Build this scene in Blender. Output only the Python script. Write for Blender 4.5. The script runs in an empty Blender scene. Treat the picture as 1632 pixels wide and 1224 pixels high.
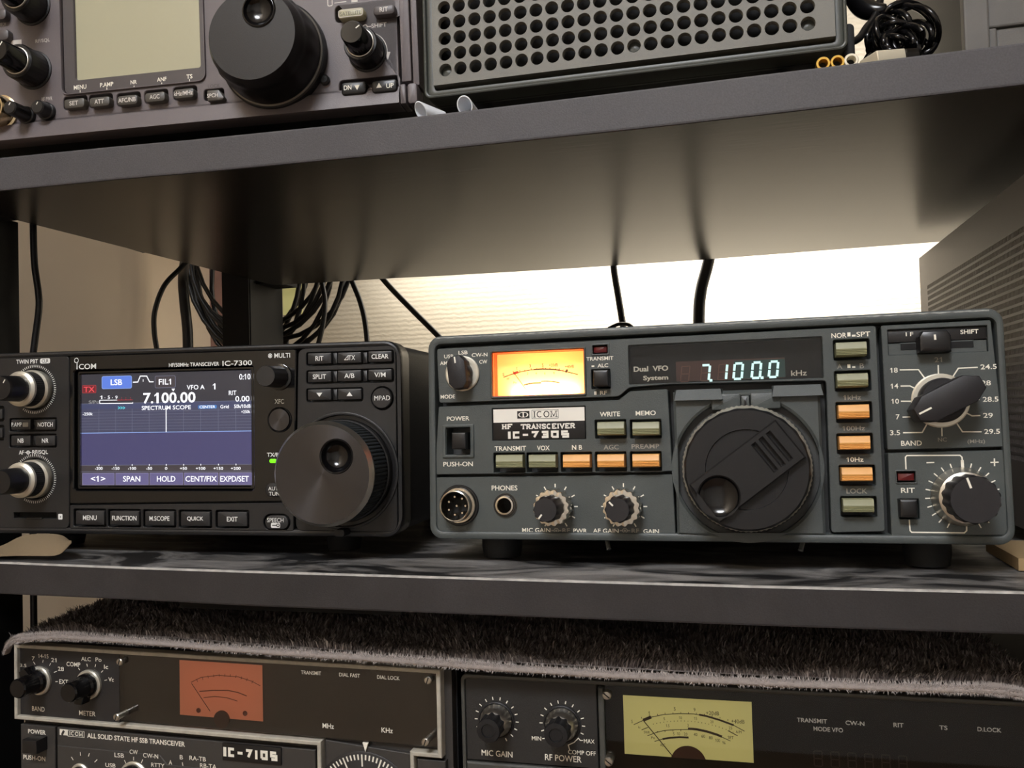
import bpy, math, random
from mathutils import Matrix, Vector
from mathutils.geometry import tessellate_polygon
random.seed(7)
PI=math.pi
sc=bpy.context.scene
COL=sc.collection
BASE=Vector((0,0,1200.0))          # height of the camera above the floor, millimetres
# ---------------------------------------------------------------- camera (measured: focal length 1400 px of a 1632 px wide frame)
FPX,CX,CY=1400.0,816.0,612.0
RX=Vector((0.96810011,-0.03429932,-0.24820504))
RY=Vector((0.24898743,0.02074895,0.96828443))
RZ=Vector((-0.02806151,-0.9991962,0.02862716))
def ray(x,y):
    c=Vector(((x-CX)/FPX,(y-CY)/FPX,1.0)); return Vector((RX.dot(c),RY.dot(c),RZ.dot(c)))
def onY(x,y,Y): r=ray(x,y); return r*(Y/r.y)
def onX(x,y,X): r=ray(x,y); return r*(X/r.x)
def onZ(x,y,Z): r=ray(x,y); return r*(Z/r.z)
def frame(yaw,tilt,roll):
    return Matrix.Rotation(math.radians(yaw),3,'Z')@Matrix.Rotation(math.radians(roll),3,'Y')@Matrix.Rotation(math.radians(tilt),3,'X')
# ---------------------------------------------------------------- materials
def lin(c):
    return tuple((v/255/12.92 if v/255<=0.04045 else ((v/255+0.055)/1.055)**2.4) for v in c)+(1.0,)
MATS={}
def mat(name,col,rough=0.5,metal=0.0,spec=0.5,bump=0.0,bscale=900,emit=None,es=1.0,coat=0,var=0,vscale=40,aniso=0,trans=0,alpha=1,sheen=0):
    if name in MATS: return MATS[name]
    m=bpy.data.materials.new(name); m.use_nodes=True; nt=m.node_tree; b=nt.nodes['Principled BSDF']
    b.inputs['Base Color'].default_value=lin(col); b.inputs['Roughness'].default_value=rough
    b.inputs['Metallic'].default_value=metal; b.inputs['Specular IOR Level'].default_value=spec
    b.inputs['Coat Weight'].default_value=coat; b.inputs['Coat Roughness'].default_value=0.05
    b.inputs['Anisotropic'].default_value=aniso
    b.inputs['Transmission Weight'].default_value=trans; b.inputs['Alpha'].default_value=alpha
    b.inputs['Sheen Weight'].default_value=sheen
    if emit is not None:
        b.inputs['Emission Color'].default_value=lin(emit); b.inputs['Emission Strength'].default_value=es
    tc=nt.nodes.new('ShaderNodeTexCoord')
    if bump or var:
        n=nt.nodes.new('ShaderNodeTexNoise'); n.inputs['Scale'].default_value=bscale; n.inputs['Detail'].default_value=3
        nt.links.new(tc.outputs['Object'],n.inputs['Vector'])
        if bump:
            bp=nt.nodes.new('ShaderNodeBump'); bp.inputs['Strength'].default_value=bump; bp.inputs['Distance'].default_value=0.0004
            nt.links.new(n.outputs['Fac'],bp.inputs['Height']); nt.links.new(bp.outputs['Normal'],b.inputs['Normal'])
    if var:
        n2=nt.nodes.new('ShaderNodeTexNoise'); n2.inputs['Scale'].default_value=vscale; n2.inputs['Detail'].default_value=5
        nt.links.new(tc.outputs['Object'],n2.inputs['Vector'])
        r=nt.nodes.new('ShaderNodeValToRGB'); c=lin(col)
        r.color_ramp.elements[0].position=.3; r.color_ramp.elements[1].position=.75
        r.color_ramp.elements[0].color=tuple(v*(1-var) for v in c[:3])+(1,)
        r.color_ramp.elements[1].color=tuple(min(1,v*(1+var)) for v in c[:3])+(1,)
        nt.links.new(n2.outputs['Fac'],r.inputs['Fac']); nt.links.new(r.outputs['Color'],b.inputs['Base Color'])
    MATS[name]=m; return m
def glass(name,tint,refl=1.0,rough=0.0,density=0.0):
    if name in MATS: return MATS[name]
    m=bpy.data.materials.new(name); m.use_nodes=True; nt=m.node_tree; nt.nodes.remove(nt.nodes['Principled BSDF'])
    out=nt.nodes['Material Output']; mx=nt.nodes.new('ShaderNodeMixShader'); t=nt.nodes.new('ShaderNodeBsdfTransparent')
    g=nt.nodes.new('ShaderNodeBsdfGlossy'); g.inputs['Roughness'].default_value=rough; fr=nt.nodes.new('ShaderNodeFresnel'); fr.inputs['IOR'].default_value=1.5
    mul=nt.nodes.new('ShaderNodeMath'); mul.operation='MULTIPLY'; mul.inputs[1].default_value=refl; mul.use_clamp=True
    t.inputs['Color'].default_value=tuple(tint)+(1,)
    nt.links.new(fr.outputs[0],mul.inputs[0]); nt.links.new(mul.outputs[0],mx.inputs[0]); nt.links.new(t.outputs[0],mx.inputs[1]); nt.links.new(g.outputs[0],mx.inputs[2]); nt.links.new(mx.outputs[0],out.inputs[0])
    MATS[name]=m; return m
def emis(name,col,s=1.0):
    if name in MATS: return MATS[name]
    return mat(name,(8,8,8),rough=.4,emit=col,es=s)
# ---------------------------------------------------------------- 2D helpers
def rrect(cx,cy,w,h,r=0,n=4):
    r=min(r,w/2-1e-4,h/2-1e-4); P=[]
    if r<=0: return [(cx-w/2,cy-h/2),(cx+w/2,cy-h/2),(cx+w/2,cy+h/2),(cx-w/2,cy+h/2)]
    for (sx,sy,a0) in ((1,-1,-90),(1,1,0),(-1,1,90),(-1,-1,180)):
        for i in range(n+1):
            a=math.radians(a0+90*i/n); P.append((cx+sx*(w/2-r)+r*math.cos(a),cy+sy*(h/2-r)+r*math.sin(a)))
    return P
def circ(cx,cy,r,n=32,ph=0): return [(cx+r*math.cos(2*PI*i/n+ph),cy+r*math.sin(2*PI*i/n+ph)) for i in range(n)]
def area(P): return sum(P[i][0]*P[(i+1)%len(P)][1]-P[(i+1)%len(P)][0]*P[i][1] for i in range(len(P)))/2
def inset(P,d):
    n=len(P); o=[]
    for i in range(n):
        a,b,c=P[i-1],P[i],P[(i+1)%n]
        e1=(b[0]-a[0],b[1]-a[1]); e2=(c[0]-b[0],c[1]-b[1])
        l1=math.hypot(*e1) or 1e-9; l2=math.hypot(*e2) or 1e-9
        n1=(-e1[1]/l1,e1[0]/l1); n2=(-e2[1]/l2,e2[0]/l2)
        k=1+n1[0]*n2[0]+n1[1]*n2[1]; k=max(k,.3)
        o.append((b[0]+d*(n1[0]+n2[0])/k,b[1]+d*(n1[1]+n2[1])/k))
    return o
def fillet(P,r,n=4):
    o=[];N=len(P)
    for i in range(N):
        a,b,c=Vector(P[i-1]),Vector(P[i]),Vector(P[(i+1)%N]); d1=(a-b);d2=(c-b)
        t=min(r,d1.length*.45,d2.length*.45); p=b+d1.normalized()*t; q=b+d2.normalized()*t
        for k in range(n+1):
            s=k/n; o.append(tuple(p*(1-s)**2+b*2*s*(1-s)+q*s*s))
    return o
# ---------------------------------------------------------------- mesh builder; coordinates (u right, v up, w towards the viewer), millimetres
FCACHE={}
def glyphs(s,bold):
    k=(s,bold)
    if k in FCACHE: return FCACHE[k]
    c=bpy.data.curves.new('t','FONT'); c.body=s; c.size=1; c.offset=bold; c.resolution_u=3; c.fill_mode='FRONT'
    o=bpy.data.objects.new('t',c); me=bpy.data.meshes.new_from_object(o)
    V=[(v.co.x,v.co.y) for v in me.vertices]; F=[tuple(p.vertices) for p in me.polygons]
    bpy.data.meshes.remove(me)
    yt=max(v[1] for v in V)
    for i,ch in enumerate(s):      # give the figure one its flag
        if ch=='1':
            c.body=s[:i+1]; m2=bpy.data.meshes.new_from_object(o); xr=max(v.co.x for v in m2.vertices); bpy.data.meshes.remove(m2)
            xl=xr-.085-bold; b=len(V); V+=[(xl+.02,yt),(xl-.15-bold,yt-.17),(xl-.15-bold,yt-.26-bold),(xl+.02,yt-.12)]; F.append((b,b+1,b+2,b+3))
    bpy.data.objects.remove(o); bpy.data.curves.remove(c)
    x0=min(v[0] for v in V);x1=max(v[0] for v in V);y0=min(v[1] for v in V);y1=max(v[1] for v in V)
    W=x1-x0;H=y1-y0; V=[((x-x0)/W-.5,(y-y0)/H-.5) for x,y in V]
    FCACHE[k]=(V,F,W/H); return FCACHE[k]
class MB:
    def __init__(s): s.V=[];s.F=[];s.M=[];s.mats=[]
    def mi(s,m):
        if m not in s.mats: s.mats.append(m)
        return s.mats.index(m)
    def add(s,V,F,m):
        b=len(s.V); s.V+= [tuple(v) for v in V]; k=s.mi(m)
        for f in F: s.F.append(tuple(i+b for i in f)); s.M.append(k)
    def loops(s,L,m,cap0=True,cap1=True,closed=True):
        n=len(L[0]); V=[p for l in L for p in l]; F=[]
        for i in range(len(L)-1):
            for j in range(n if closed else n-1):
                k=(j+1)%n; F.append((i*n+j,i*n+k,(i+1)*n+k,(i+1)*n+j))
        if cap0: F.append(tuple(range(n-1,-1,-1)))
        if cap1: F.append(tuple((len(L)-1)*n+j for j in range(n)))
        s.add(V,F,m)
    def prism(s,P,w0,w1,m,ch=0,cap0=False):
        if area(P)<0: P=P[::-1]
        L=[[(x,y,w0) for x,y in P]]
        if ch: 
            L.append([(x,y,w1-ch) for x,y in P]); Q=inset(P,ch*.3); L.append([(x,y,w1-ch*.3) for x,y in Q]); Q=inset(P,ch); L.append([(x,y,w1) for x,y in Q])
        else: L.append([(x,y,w1) for x,y in P])
        s.loops(L,m,cap0=cap0)
    def slab(s,cx,cy,w,h,r,w0,w1,m,ch=0,cap0=False,n=4): s.prism(rrect(cx,cy,w,h,r,n),w0,w1,m,ch,cap0)
    def ringP(s,O,I,w0,w1,m,ch=0):
        f=lambda P,w:[(x,y,w) for x,y in P]
        if ch: L=[f(O,w0),f(O,w1-ch),f(inset(O,ch*.3),w1-ch*.3),f(inset(O,ch),w1),f(inset(I,-ch),w1),f(inset(I,-ch*.3),w1-ch*.3),f(I,w1-ch),f(I,w0)]
        else: L=[f(O,w0),f(O,w1),f(I,w1),f(I,w0)]
        s.loops(L,m,cap0=False,cap1=False)
    def plate(s,O,H,w0,w1,m,ch=.25):
        if area(O)<0: O=O[::-1]
        H=[h if area(h)>0 else h[::-1] for h in H]
        Oi=inset(O,ch); Hi=[inset(h,-ch) for h in H]
        polys=[[Vector((x,y,0)) for x,y in p] for p in [Oi]+[h[::-1] for h in Hi]]
        tr=tessellate_polygon(polys); V=[(p.x,p.y,w1) for q in polys for p in q]
        F=[]
        for t in tr:
            a,b,c=[V[i] for i in t]
            F.append(t if (b[0]-a[0])*(c[1]-a[1])-(c[0]-a[0])*(b[1]-a[1])>0 else t[::-1])
        s.add(V,F,m)
        s.loops([[(x,y,w0) for x,y in O],[(x,y,w1-ch) for x,y in O],[(x,y,w1) for x,y in Oi]],m,False,False)
        for h,hi in zip(H,Hi): s.loops([[(x,y,w1) for x,y in hi],[(x,y,w1-ch) for x,y in h],[(x,y,w0) for x,y in h]],m,False,False)
    def lathe(s,cx,cy,prof,m,n=40,flute=0,fa=0,cap0=False,cap1=True,flat=None):
        L=[]
        for (r,w) in prof:
            l=[]
            for i in range(n):
                a=2*PI*i/n; q=r
                if flute and (flat is None or flat(w)): q=r*(1-fa*(0.5+0.5*math.cos(flute*a)))
                l.append((cx+q*math.cos(a),cy+q*math.sin(a),w))
            L.append(l)
        s.loops(L,m,cap0,cap1)
    def offdisc(s,c,R,hc,hr,w,m,n=96):
        V=[(c[0]+R*math.cos(2*PI*i/n),c[1]+R*math.sin(2*PI*i/n),w) for i in range(n)]+[(hc[0]+hr*math.cos(2*PI*i/n),hc[1]+hr*math.sin(2*PI*i/n),w) for i in range(n)]
        s.add(V,[(i,(i+1)%n,n+(i+1)%n,n+i) for i in range(n)],m)
    def box(s,a,b,m):
        x0,y0,z0=a;x1,y1,z1=b
        V=[(x0,y0,z0),(x1,y0,z0),(x1,y1,z0),(x0,y1,z0),(x0,y0,z1),(x1,y0,z1),(x1,y1,z1),(x0,y1,z1)]
        s.add(V,[(0,3,2,1),(4,5,6,7),(0,1,5,4),(1,2,6,5),(2,3,7,6),(3,0,4,7)],m)
    def line(s,P,wd,w,m,closed=False,th=0):
        P=[Vector(p) for p in P]; n=len(P); A=[];B=[]
        for i in range(n):
            a=P[i-1] if (i or closed) else None; c=P[(i+1)%n] if (i<n-1 or closed) else None
            d1=(P[i]-a).normalized() if a is not None else None; d2=(c-P[i]).normalized() if c is not None else None
            if d1 is None: d1=d2
            if d2 is None: d2=d1
            n1=Vector((-d1.y,d1.x)); n2=Vector((-d2.y,d2.x)); k=max(.4,1+n1.dot(n2)); o=(n1+n2)*(wd/2/k)
            A.append(P[i]+o); B.append(P[i]-o)
        V=[(p.x,p.y,w) for p in A]+[(p.x,p.y,w) for p in B]; F=[]
        for i in range(n if closed else n-1):
            j=(i+1)%n; F.append((n+i,n+j,j,i))
        s.add(V,F,m)
    def text(s,t,cx,cy,wd,h,w,m,bold=0.0,rot=0,mirror=False):
        V,F,asp=glyphs(t,bold)
        if wd is None: wd=h*asp
        ca,sa=math.cos(rot),math.sin(rot)
        s.add([(cx+(x*wd)*ca-(y*h)*sa,cy+(x*wd)*sa+(y*h)*ca,w) for x,y in V],F,m)
    def tube(s,P,r,m,n=8,cap=True,rr=None):
        P=[Vector(p) for p in P]; L=[]; up=None
        for i,p in enumerate(P):
            d=(P[min(i+1,len(P)-1)]-P[max(i-1,0)]).normalized()
            if up is None:
                up=Vector((0,0,1)) if abs(d.z)<.9 else Vector((1,0,0))
            x=up.cross(d).normalized(); y=d.cross(x).normalized(); up=y
            q=rr[i] if rr else r
            L.append([tuple(p+x*q*math.cos(2*PI*k/n)+y*q*math.sin(2*PI*k/n)) for k in range(n)])
        s.loops(L,m,cap,cap)
def spline(P,n=8):
    P=[Vector(p) for p in P]; o=[]
    for i in range(len(P)-1):
        a=P[max(i-1,0)];b=P[i];c=P[i+1];d=P[min(i+2,len(P)-1)]
        for k in range(n):
            t=k/n; o.append(.5*((2*b)+(c-a)*t+(2*a-5*b+4*c-d)*t*t+(3*b-a-3*c+d)*t**3))
    o.append(P[-1]); return o
def finish(name,V,F,M,mats,parent,smooth=30):
    me=bpy.data.meshes.new(name); me.from_pydata(V,[],F); me.update()
    for m in mats: me.materials.append(m)
    me.polygons.foreach_set('material_index',M)
    if smooth:
        me.polygons.foreach_set('use_smooth',[True]*len(F)); me.set_sharp_from_angle(angle=math.radians(smooth))
    o=bpy.data.objects.new(name,me); COL.objects.link(o)
    if parent: o.parent=parent
    return o
class Dev:
    """a thing with its own panel frame: origin t (mm, from the camera), axes from yaw/tilt/roll"""
    def __init__(s,name,label,cat,t,yaw=0,tilt=0,roll=0,off=(0,0,0),group=None):
        s.t=Vector(t); s.F=frame(yaw,tilt,roll); s.off=Vector(off)
        e=bpy.data.objects.new(name,None); COL.objects.link(e); e.empty_display_size=.02
        M=s.F.to_4x4(); M.translation=(s.t+s.F@s.off+BASE)/1000; e.matrix_world=M
        e['label']=label; e['category']=cat
        if group: e['group']=group
        s.root=e
    def P(s,x,y,w=0):
        r=ray(x,y); n=s.F.col[1]; o=s.t-n*w; q=r*(o.dot(n)/r.dot(n)); l=s.F.transposed()@(q-s.t); return (l.x,l.z)
    def build(s,name,mb,parent=None,smooth=30,label=None):
        of=s.off
        V=[((u-of.x)/1000,(-w-of.y)/1000,(v-of.z)/1000) for u,v,w in mb.V]
        o=finish(name,V,mb.F,mb.M,mb.mats,parent or s.root,smooth)
        if label: o['label']=label
        return o
    def W(s,x,y,wp,hp,w=0):
        a=s.P(x-wp/2,y,w);b=s.P(x+wp/2,y,w);c=s.P(x,y-hp/2,w);d=s.P(x,y+hp/2,w); return math.hypot(b[0]-a[0],b[1]-a[1]),abs(c[1]-d[1])
    def T(s,mb,t,x,y,wp,hp,m,w=.06,bold=0.01,rot=0):
        c=s.P(x,y,w); wd,h=s.W(x,y,wp or 10,hp,w); mb.text(t,c[0],c[1],wd if wp else None,h,w,m,bold,rot)
    def L(s,mb,pts,wd,m,w=.06,closed=False): mb.line([s.P(x,y,w) for x,y in pts],wd,w,m,closed)
    def R(s,x,y,wp,hp,w=0,r=0,n=4):
        c=s.P(x,y,w); wd,h=s.W(x,y,wp,hp,w); return rrect(c[0],c[1],wd,h,r,n)
def top(o,label,cat,group=None,kind=None):
    if label: o['label']=label
    if cat: o['category']=cat
    if group: o['group']=group
    if kind: o['kind']=kind
    return o
def wbuild(name,mb,label=None,cat=None,group=None,kind=None,smooth=30,parent=None,origin=None):
    """mesh given in camera-relative world mm (x,y,z)"""
    og=Vector(origin) if origin else Vector((0,0,0))
    if origin is None and not parent and mb.V:
        n=len(mb.V); og=Vector((sum(v[0] for v in mb.V)/n,sum(v[1] for v in mb.V)/n,min(v[2] for v in mb.V)))
    V=[((x-og.x)/1000,(y-og.y)/1000,(z-og.z)/1000) for x,y,z in mb.V]
    o=finish(name,V,mb.F,mb.M,mb.mats,parent,smooth); o.location=(og+BASE)/1000 if not parent else og/1000
    return top(o,label,cat,group,kind)
# ---------------------------------------------------------------- stroke lettering (serif and square-cut faces)
def ssq(mb,t,cx,cy,W,H,w,m,st=None):
    """wide square-cut model lettering: I C - 0 1 3 7 S"""
    G={'I':[[(.5,0),(.5,1)]],'C':[[(1,1),(0,1),(0,0),(1,0)]],'-':[[(0,.5),(1,.5)]],'7':[[(0,1),(1,1),(.45,0)]],'3':[[(0,1),(1,1),(1,0),(0,0)],[(.2,.5),(1,.5)]],
       '0':[[(0,0),(1,0),(1,1),(0,1),(0,0)]],'1':[[(.15,.92),(.5,.92),(.5,0)]],'S':[[(1,1),(0,1),(0,.5),(1,.5),(1,0),(0,0)]]}
    wd={'I':.28,'-':.7,'1':.5}; st=st or H*.24; tot=sum(wd.get(c,1) for c in t)+.32*(len(t)-1); k=W/tot; x=cx-W/2
    for c in t:
        cw=wd.get(c,1)*k
        for P in G[c]:
            x0,x1=x+st/2,x+cw-st/2
            if c in 'I1-': x0,x1=x,x+cw
            q=[(x0+(x1-x0)*a,cy-H/2+st/2+(H-st)*b) for a,b in P]
            if c in 'I1':
                q=[(a,cy-H/2 if b<cy else cy+H/2) for a,b in q] if c=='I' else [q[0],q[1],(q[2][0],cy-H/2)]
            mb.line(q,st*(1.25 if c in 'I' else 1),w,m)
        x+=cw+.32*k
def serif(mb,t,cx,cy,W,H,w,m,st=None,sp=.25):
    """slab serif lettering built from strokes"""
    K=[(math.cos(a),math.sin(a)) for a in [math.radians(x) for x in range(50,311,26)]]
    G={'I':([[(.5,0),(.5,1)]],[(.5,0),(.5,1)]),'H':([[(.2,0),(.2,1)],[(.8,0),(.8,1)],[(.2,.5),(.8,.5)]],[(.2,0),(.2,1),(.8,0),(.8,1)]),
     'F':([[(.2,0),(.2,1)],[(.2,1),(.9,1),(.9,.8)],[(.2,.5),(.7,.5)]],[(.2,0),(.2,1)]),'T':([[(.5,0),(.5,1)],[(.05,.78),(.05,1),(.95,1),(.95,.78)]],[(.5,0)]),
     'R':([[(.2,0),(.2,1)],[(.2,1),(.65,1),(.82,.85),(.82,.65),(.65,.5),(.2,.5)],[(.5,.5),(.85,0)]],[(.2,0),(.2,1),(.85,0)]),
     'A':([[(.12,0),(.5,1),(.88,0)],[(.28,.33),(.72,.33)]],[(.12,0),(.88,0)]),'N':([[(.18,0),(.18,1),(.82,0),(.82,1)]],[(.18,0),(.18,1),(.82,1)]),
     'S':([[(.85,.72),(.8,.92),(.5,1),(.2,.9),(.2,.65),(.8,.38),(.82,.1),(.5,0),(.2,.08),(.15,.28)]],[]),
     'C':([[(.5+.4*a,.5+.5*b) for a,b in K]],[]),'E':([[(.2,0),(.2,1)],[(.2,1),(.88,1),(.88,.8)],[(.2,.5),(.7,.5)],[(.2,0),(.88,0),(.88,.2)]],[(.2,0),(.2,1)]),
     'V':([[(.12,1),(.5,0),(.88,1)]],[(.12,1),(.88,1)]),'O':([[(.5+.4*math.cos(a*PI/9),.5+.5*math.sin(a*PI/9)) for a in range(19)]],[]),
     'M':([[(.15,0),(.15,1),(.5,.15),(.85,1),(.85,0)]],[(.15,0),(.15,1),(.85,0),(.85,1)]),' ':([],[])}
    wd={'I':.5,'M':1.15,' ':.9}; tot=sum(wd.get(c,1) for c in t)+.08*(len(t)-1); k=W/tot; st=st or H*.17; x=cx-W/2
    for c in t:
        cw=wd.get(c,1)*k; S,E=G[c]
        for P in S: mb.line([(x+a*cw,cy-H/2+st*.3+(H-st*.6)*b) for a,b in P],st,w,m)
        for a,b in E: mb.line([(x+a*cw-sp*k*.8,cy-H/2+st*.3+(H-st*.6)*b),(x+a*cw+sp*k*.8,cy-H/2+st*.3+(H-st*.6)*b)],st*.6,w+.004,m)
        x+=cw+.08*k
SEG={'0':'abcdef','1':'bc','7':'abc','8':'abcdefg'}
def seg7(mb,ch,cx,cy,W,H,w,m,dot=None,sl=.12,st=None):
    st=st or H*.13; g=st*.25
    X=lambda a,b:(cx+a*W/2+sl*b*H/2,cy+b*H/2)
    E={'a':((-1,1),(1,1)),'b':((1,1),(1,0)),'c':((1,0),(1,-1)),'d':((-1,-1),(1,-1)),'e':((-1,0),(-1,-1)),'f':((-1,1),(-1,0)),'g':((-1,0),(1,0))}
    for c in SEG[ch]:
        a,b=[Vector(X(*p)) for p in E[c]]; d=(b-a).normalized(); mb.line([a+d*g,b-d*g],st,w,m)
    if dot: q=X(1.55,-1); mb.line([(q[0]-st*.6,q[1]),(q[0]+st*.6,q[1])],st*1.1,w,m)

# ---------------------------------------------------------------- measured heights of the two sagging boards
BT_UP=[(-391,131.3),(-346,130.6),(-275,129.4),(-238,128.4),(-131,126.9),(-29,127.2),(19,127.6),(105,128),(330,129)]
BT_LO=[(-391,-66.6),(-349,-67.1),(-278,-68.3),(-213,-69.0),(-97,-69.9),(3,-70.6),(97,-70.7),(330,-70.5)]
def hgt(T,x):
    if x<=T[0][0]: return T[0][1]
    for (a,b),(c,d) in zip(T,T[1:]):
        if x<=c: return b+(d-b)*(x-a)/(c-a)
    return T[-1][1]
def foot(D,name,u,w,v0,r,T):
    """rubber foot reaching from the case down to the board"""
    p=D.t+D.F@Vector((u,-w,v0)); h=max(.3,p.z-(max(hgt(T,p.x-r),hgt(T,p.x+r)) if isinstance(T,list) else T)-.15-abs(D.F.col[1].z)*r)
    g=MB(); g.lathe(0,0,[(r,.6),(r,-h*.6),(r-.8,-h)],M_RUBBER,24,cap0=True); g.V=[(a+u,c_+v0,w-b) for a,b,c_ in g.V]; D.build(name,g)
# ================================================================ camera, view
cd=bpy.data.cameras.new('camera'); cam=bpy.data.objects.new('camera',cd); COL.objects.link(cam); sc.camera=cam
cd.sensor_width=36; cd.lens=FPX/1632*36; cd.clip_start=.01
R3=Matrix((( RX.x,-RX.y,-RX.z),(RY.x,-RY.y,-RY.z),(RZ.x,-RZ.y,-RZ.z)))
M4=R3.to_4x4(); M4.translation=BASE/1000; cam.matrix_world=M4
sc.view_settings.view_transform='Standard'; sc.view_settings.look='None'; sc.view_settings.gamma=1; sc.view_settings.exposure=0
# ================================================================ room
M_WALL=bpy.data.materials.new('woven_wallpaper'); M_WALL.use_nodes=True
def wallpaper(m,c1,c2):
    nt=m.node_tree; b=nt.nodes['Principled BSDF']; b.inputs['Roughness'].default_value=.85
    tc=nt.nodes.new('ShaderNodeTexCoord'); mp=nt.nodes.new('ShaderNodeMapping'); mp.inputs['Scale'].default_value=(140,140,420)
    n=nt.nodes.new('ShaderNodeTexNoise'); n.inputs['Scale'].default_value=1.6; n.inputs['Detail'].default_value=2
    wv=nt.nodes.new('ShaderNodeTexWave'); wv.bands_direction='Z'; wv.inputs['Scale'].default_value=62; wv.inputs['Distortion'].default_value=2.2; wv.inputs['Detail'].default_value=2; wv.inputs['Detail Scale'].default_value=3
    ad=nt.nodes.new('ShaderNodeMath'); ad.operation='ADD'; bp=nt.nodes.new('ShaderNodeBump'); bp.inputs['Strength'].default_value=.45; bp.inputs['Distance'].default_value=.0006
    nt.links.new(tc.outputs['Object'],mp.inputs['Vector']); nt.links.new(mp.outputs[0],n.inputs['Vector']); nt.links.new(tc.outputs['Object'],wv.inputs['Vector'])
    nt.links.new(n.outputs['Fac'],ad.inputs[0]); nt.links.new(wv.outputs['Fac'],ad.inputs[1]); nt.links.new(ad.outputs[0],bp.inputs['Height']); nt.links.new(bp.outputs[0],b.inputs['Normal'])
    r=nt.nodes.new('ShaderNodeValToRGB'); r.color_ramp.elements[0].color=lin(c1); r.color_ramp.elements[1].color=lin(c2); nt.links.new(n.outputs['Fac'],r.inputs['Fac']); nt.links.new(r.outputs[0],b.inputs['Base Color'])
wallpaper(M_WALL,(196,184,164),(214,204,184))
M_WALL2=mat('plain_wallpaper',(228,208,180),rough=.85,bump=.2,bscale=500)
M_WALL3=mat('painted_wall_white',(222,220,216),rough=.85)
M_CEIL=mat('ceiling_white',(225,220,210),rough=.9); M_FLOOR=mat('floor_wood',(120,92,66),rough=.5,var=.2,vscale=12)
def boxo(name,a,b,m,**k):
    g=MB(); g.box(a,b,m); return wbuild(name,g,smooth=0,**k)
XL,YB=-575.0,888.0
FZ=-1200; CZ=1200
boxo('wall_back',(XL-60,YB,FZ),(2300,YB+60,CZ),M_WALL,kind='structure')
boxo('wall_left',(XL-60,-2400,FZ),(XL,YB,CZ),M_WALL2,kind='structure')
boxo('wall_right',(2300,-2400,FZ),(2360,YB+60,CZ),M_WALL3,kind='structure')
boxo('wall_front',(XL-60,-2460,FZ),(2360,-2400,CZ),M_WALL3,kind='structure')
boxo('floor',(XL-60,-2460,FZ-40),(2360,YB+60,FZ),M_FLOOR,kind='structure')
boxo('ceiling',(XL-60,-2460,CZ),(2360,YB+60,CZ+40),M_CEIL,kind='structure')
# ================================================================ shelving rack
def shelfmat():
    m=bpy.data.materials.new('black_laminate'); m.use_nodes=True; nt=m.node_tree; b=nt.nodes['Principled BSDF']
    b.inputs['Specular IOR Level'].default_value=.13
    tc=nt.nodes.new('ShaderNodeTexCoord'); mp=nt.nodes.new('ShaderNodeMapping'); mp.inputs['Scale'].default_value=(6,60,60)
    n=nt.nodes.new('ShaderNodeTexNoise'); n.inputs['Scale'].default_value=8; n.inputs['Detail'].default_value=6
    nt.links.new(tc.outputs['Object'],mp.inputs['Vector']); nt.links.new(mp.outputs[0],n.inputs['Vector'])
    bp=nt.nodes.new('ShaderNodeBump'); bp.inputs['Strength'].default_value=.06; bp.inputs['Distance'].default_value=.0004; nt.links.new(n.outputs['Fac'],bp.inputs['Height']); nt.links.new(bp.outputs[0],b.inputs['Normal'])
    r=nt.nodes.new('ShaderNodeValToRGB'); r.color_ramp.elements[0].color=lin((30,27,26)); r.color_ramp.elements[1].color=lin((42,38,35)); nt.links.new(n.outputs['Fac'],r.inputs['Fac']); nt.links.new(r.outputs[0],b.inputs['Base Color'])
    b.inputs['Roughness'].default_value=.26
    return m
M_SHELF=shelfmat()
def dustmat(name,c1,c2,rough,scale,lo,hi,sx=1,sy=1):
    m=bpy.data.materials.new(name); m.use_nodes=True; nt=m.node_tree; b=nt.nodes['Principled BSDF']; b.inputs['Roughness'].default_value=rough
    tc=nt.nodes.new('ShaderNodeTexCoord'); mp=nt.nodes.new('ShaderNodeMapping'); mp.inputs['Scale'].default_value=(sx,sy,1)
    n=nt.nodes.new('ShaderNodeTexNoise'); n.inputs['Scale'].default_value=scale; n.inputs['Detail'].default_value=8; n.inputs['Roughness'].default_value=.65; n.inputs['Distortion'].default_value=1.2
    n2=nt.nodes.new('ShaderNodeTexNoise'); n2.inputs['Scale'].default_value=1500
    nt.links.new(tc.outputs['Object'],mp.inputs['Vector']); nt.links.new(mp.outputs[0],n.inputs['Vector']); nt.links.new(tc.outputs['Object'],n2.inputs['Vector'])
    r=nt.nodes.new('ShaderNodeValToRGB'); r.color_ramp.elements[0].position=lo; r.color_ramp.elements[1].position=hi; r.color_ramp.elements[0].color=lin(c1); r.color_ramp.elements[1].color=lin(c2)
    nt.links.new(n.outputs['Fac'],r.inputs['Fac'])
    mx=nt.nodes.new('ShaderNodeMix'); mx.data_type='RGBA'; mx.blend_type='OVERLAY'; mx.inputs[0].default_value=.35
    nt.links.new(r.outputs[0],mx.inputs[6]); nt.links.new(n2.outputs['Fac'],mx.inputs[7]); nt.links.new(mx.outputs[2],b.inputs['Base Color'])
    bp=nt.nodes.new('ShaderNodeBump'); bp.inputs['Strength'].default_value=.25; bp.inputs['Distance'].default_value=.0003; nt.links.new(n2.outputs['Fac'],bp.inputs['Height']); nt.links.new(bp.outputs[0],b.inputs['Normal'])
    return m
M_EDGE=dustmat('laminate_edge_band',(66,64,67),(76,74,76),.6,6,.35,.7)
M_EDGE2=dustmat('laminate_edge_worn',(36,34,35),(54,51,52),.55,9,.4,.75,1,1)
M_DUST=dustmat('dusty_laminate_top',(30,30,31),(150,147,144),.4,26,.44,.66,.6,1.6)
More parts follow.
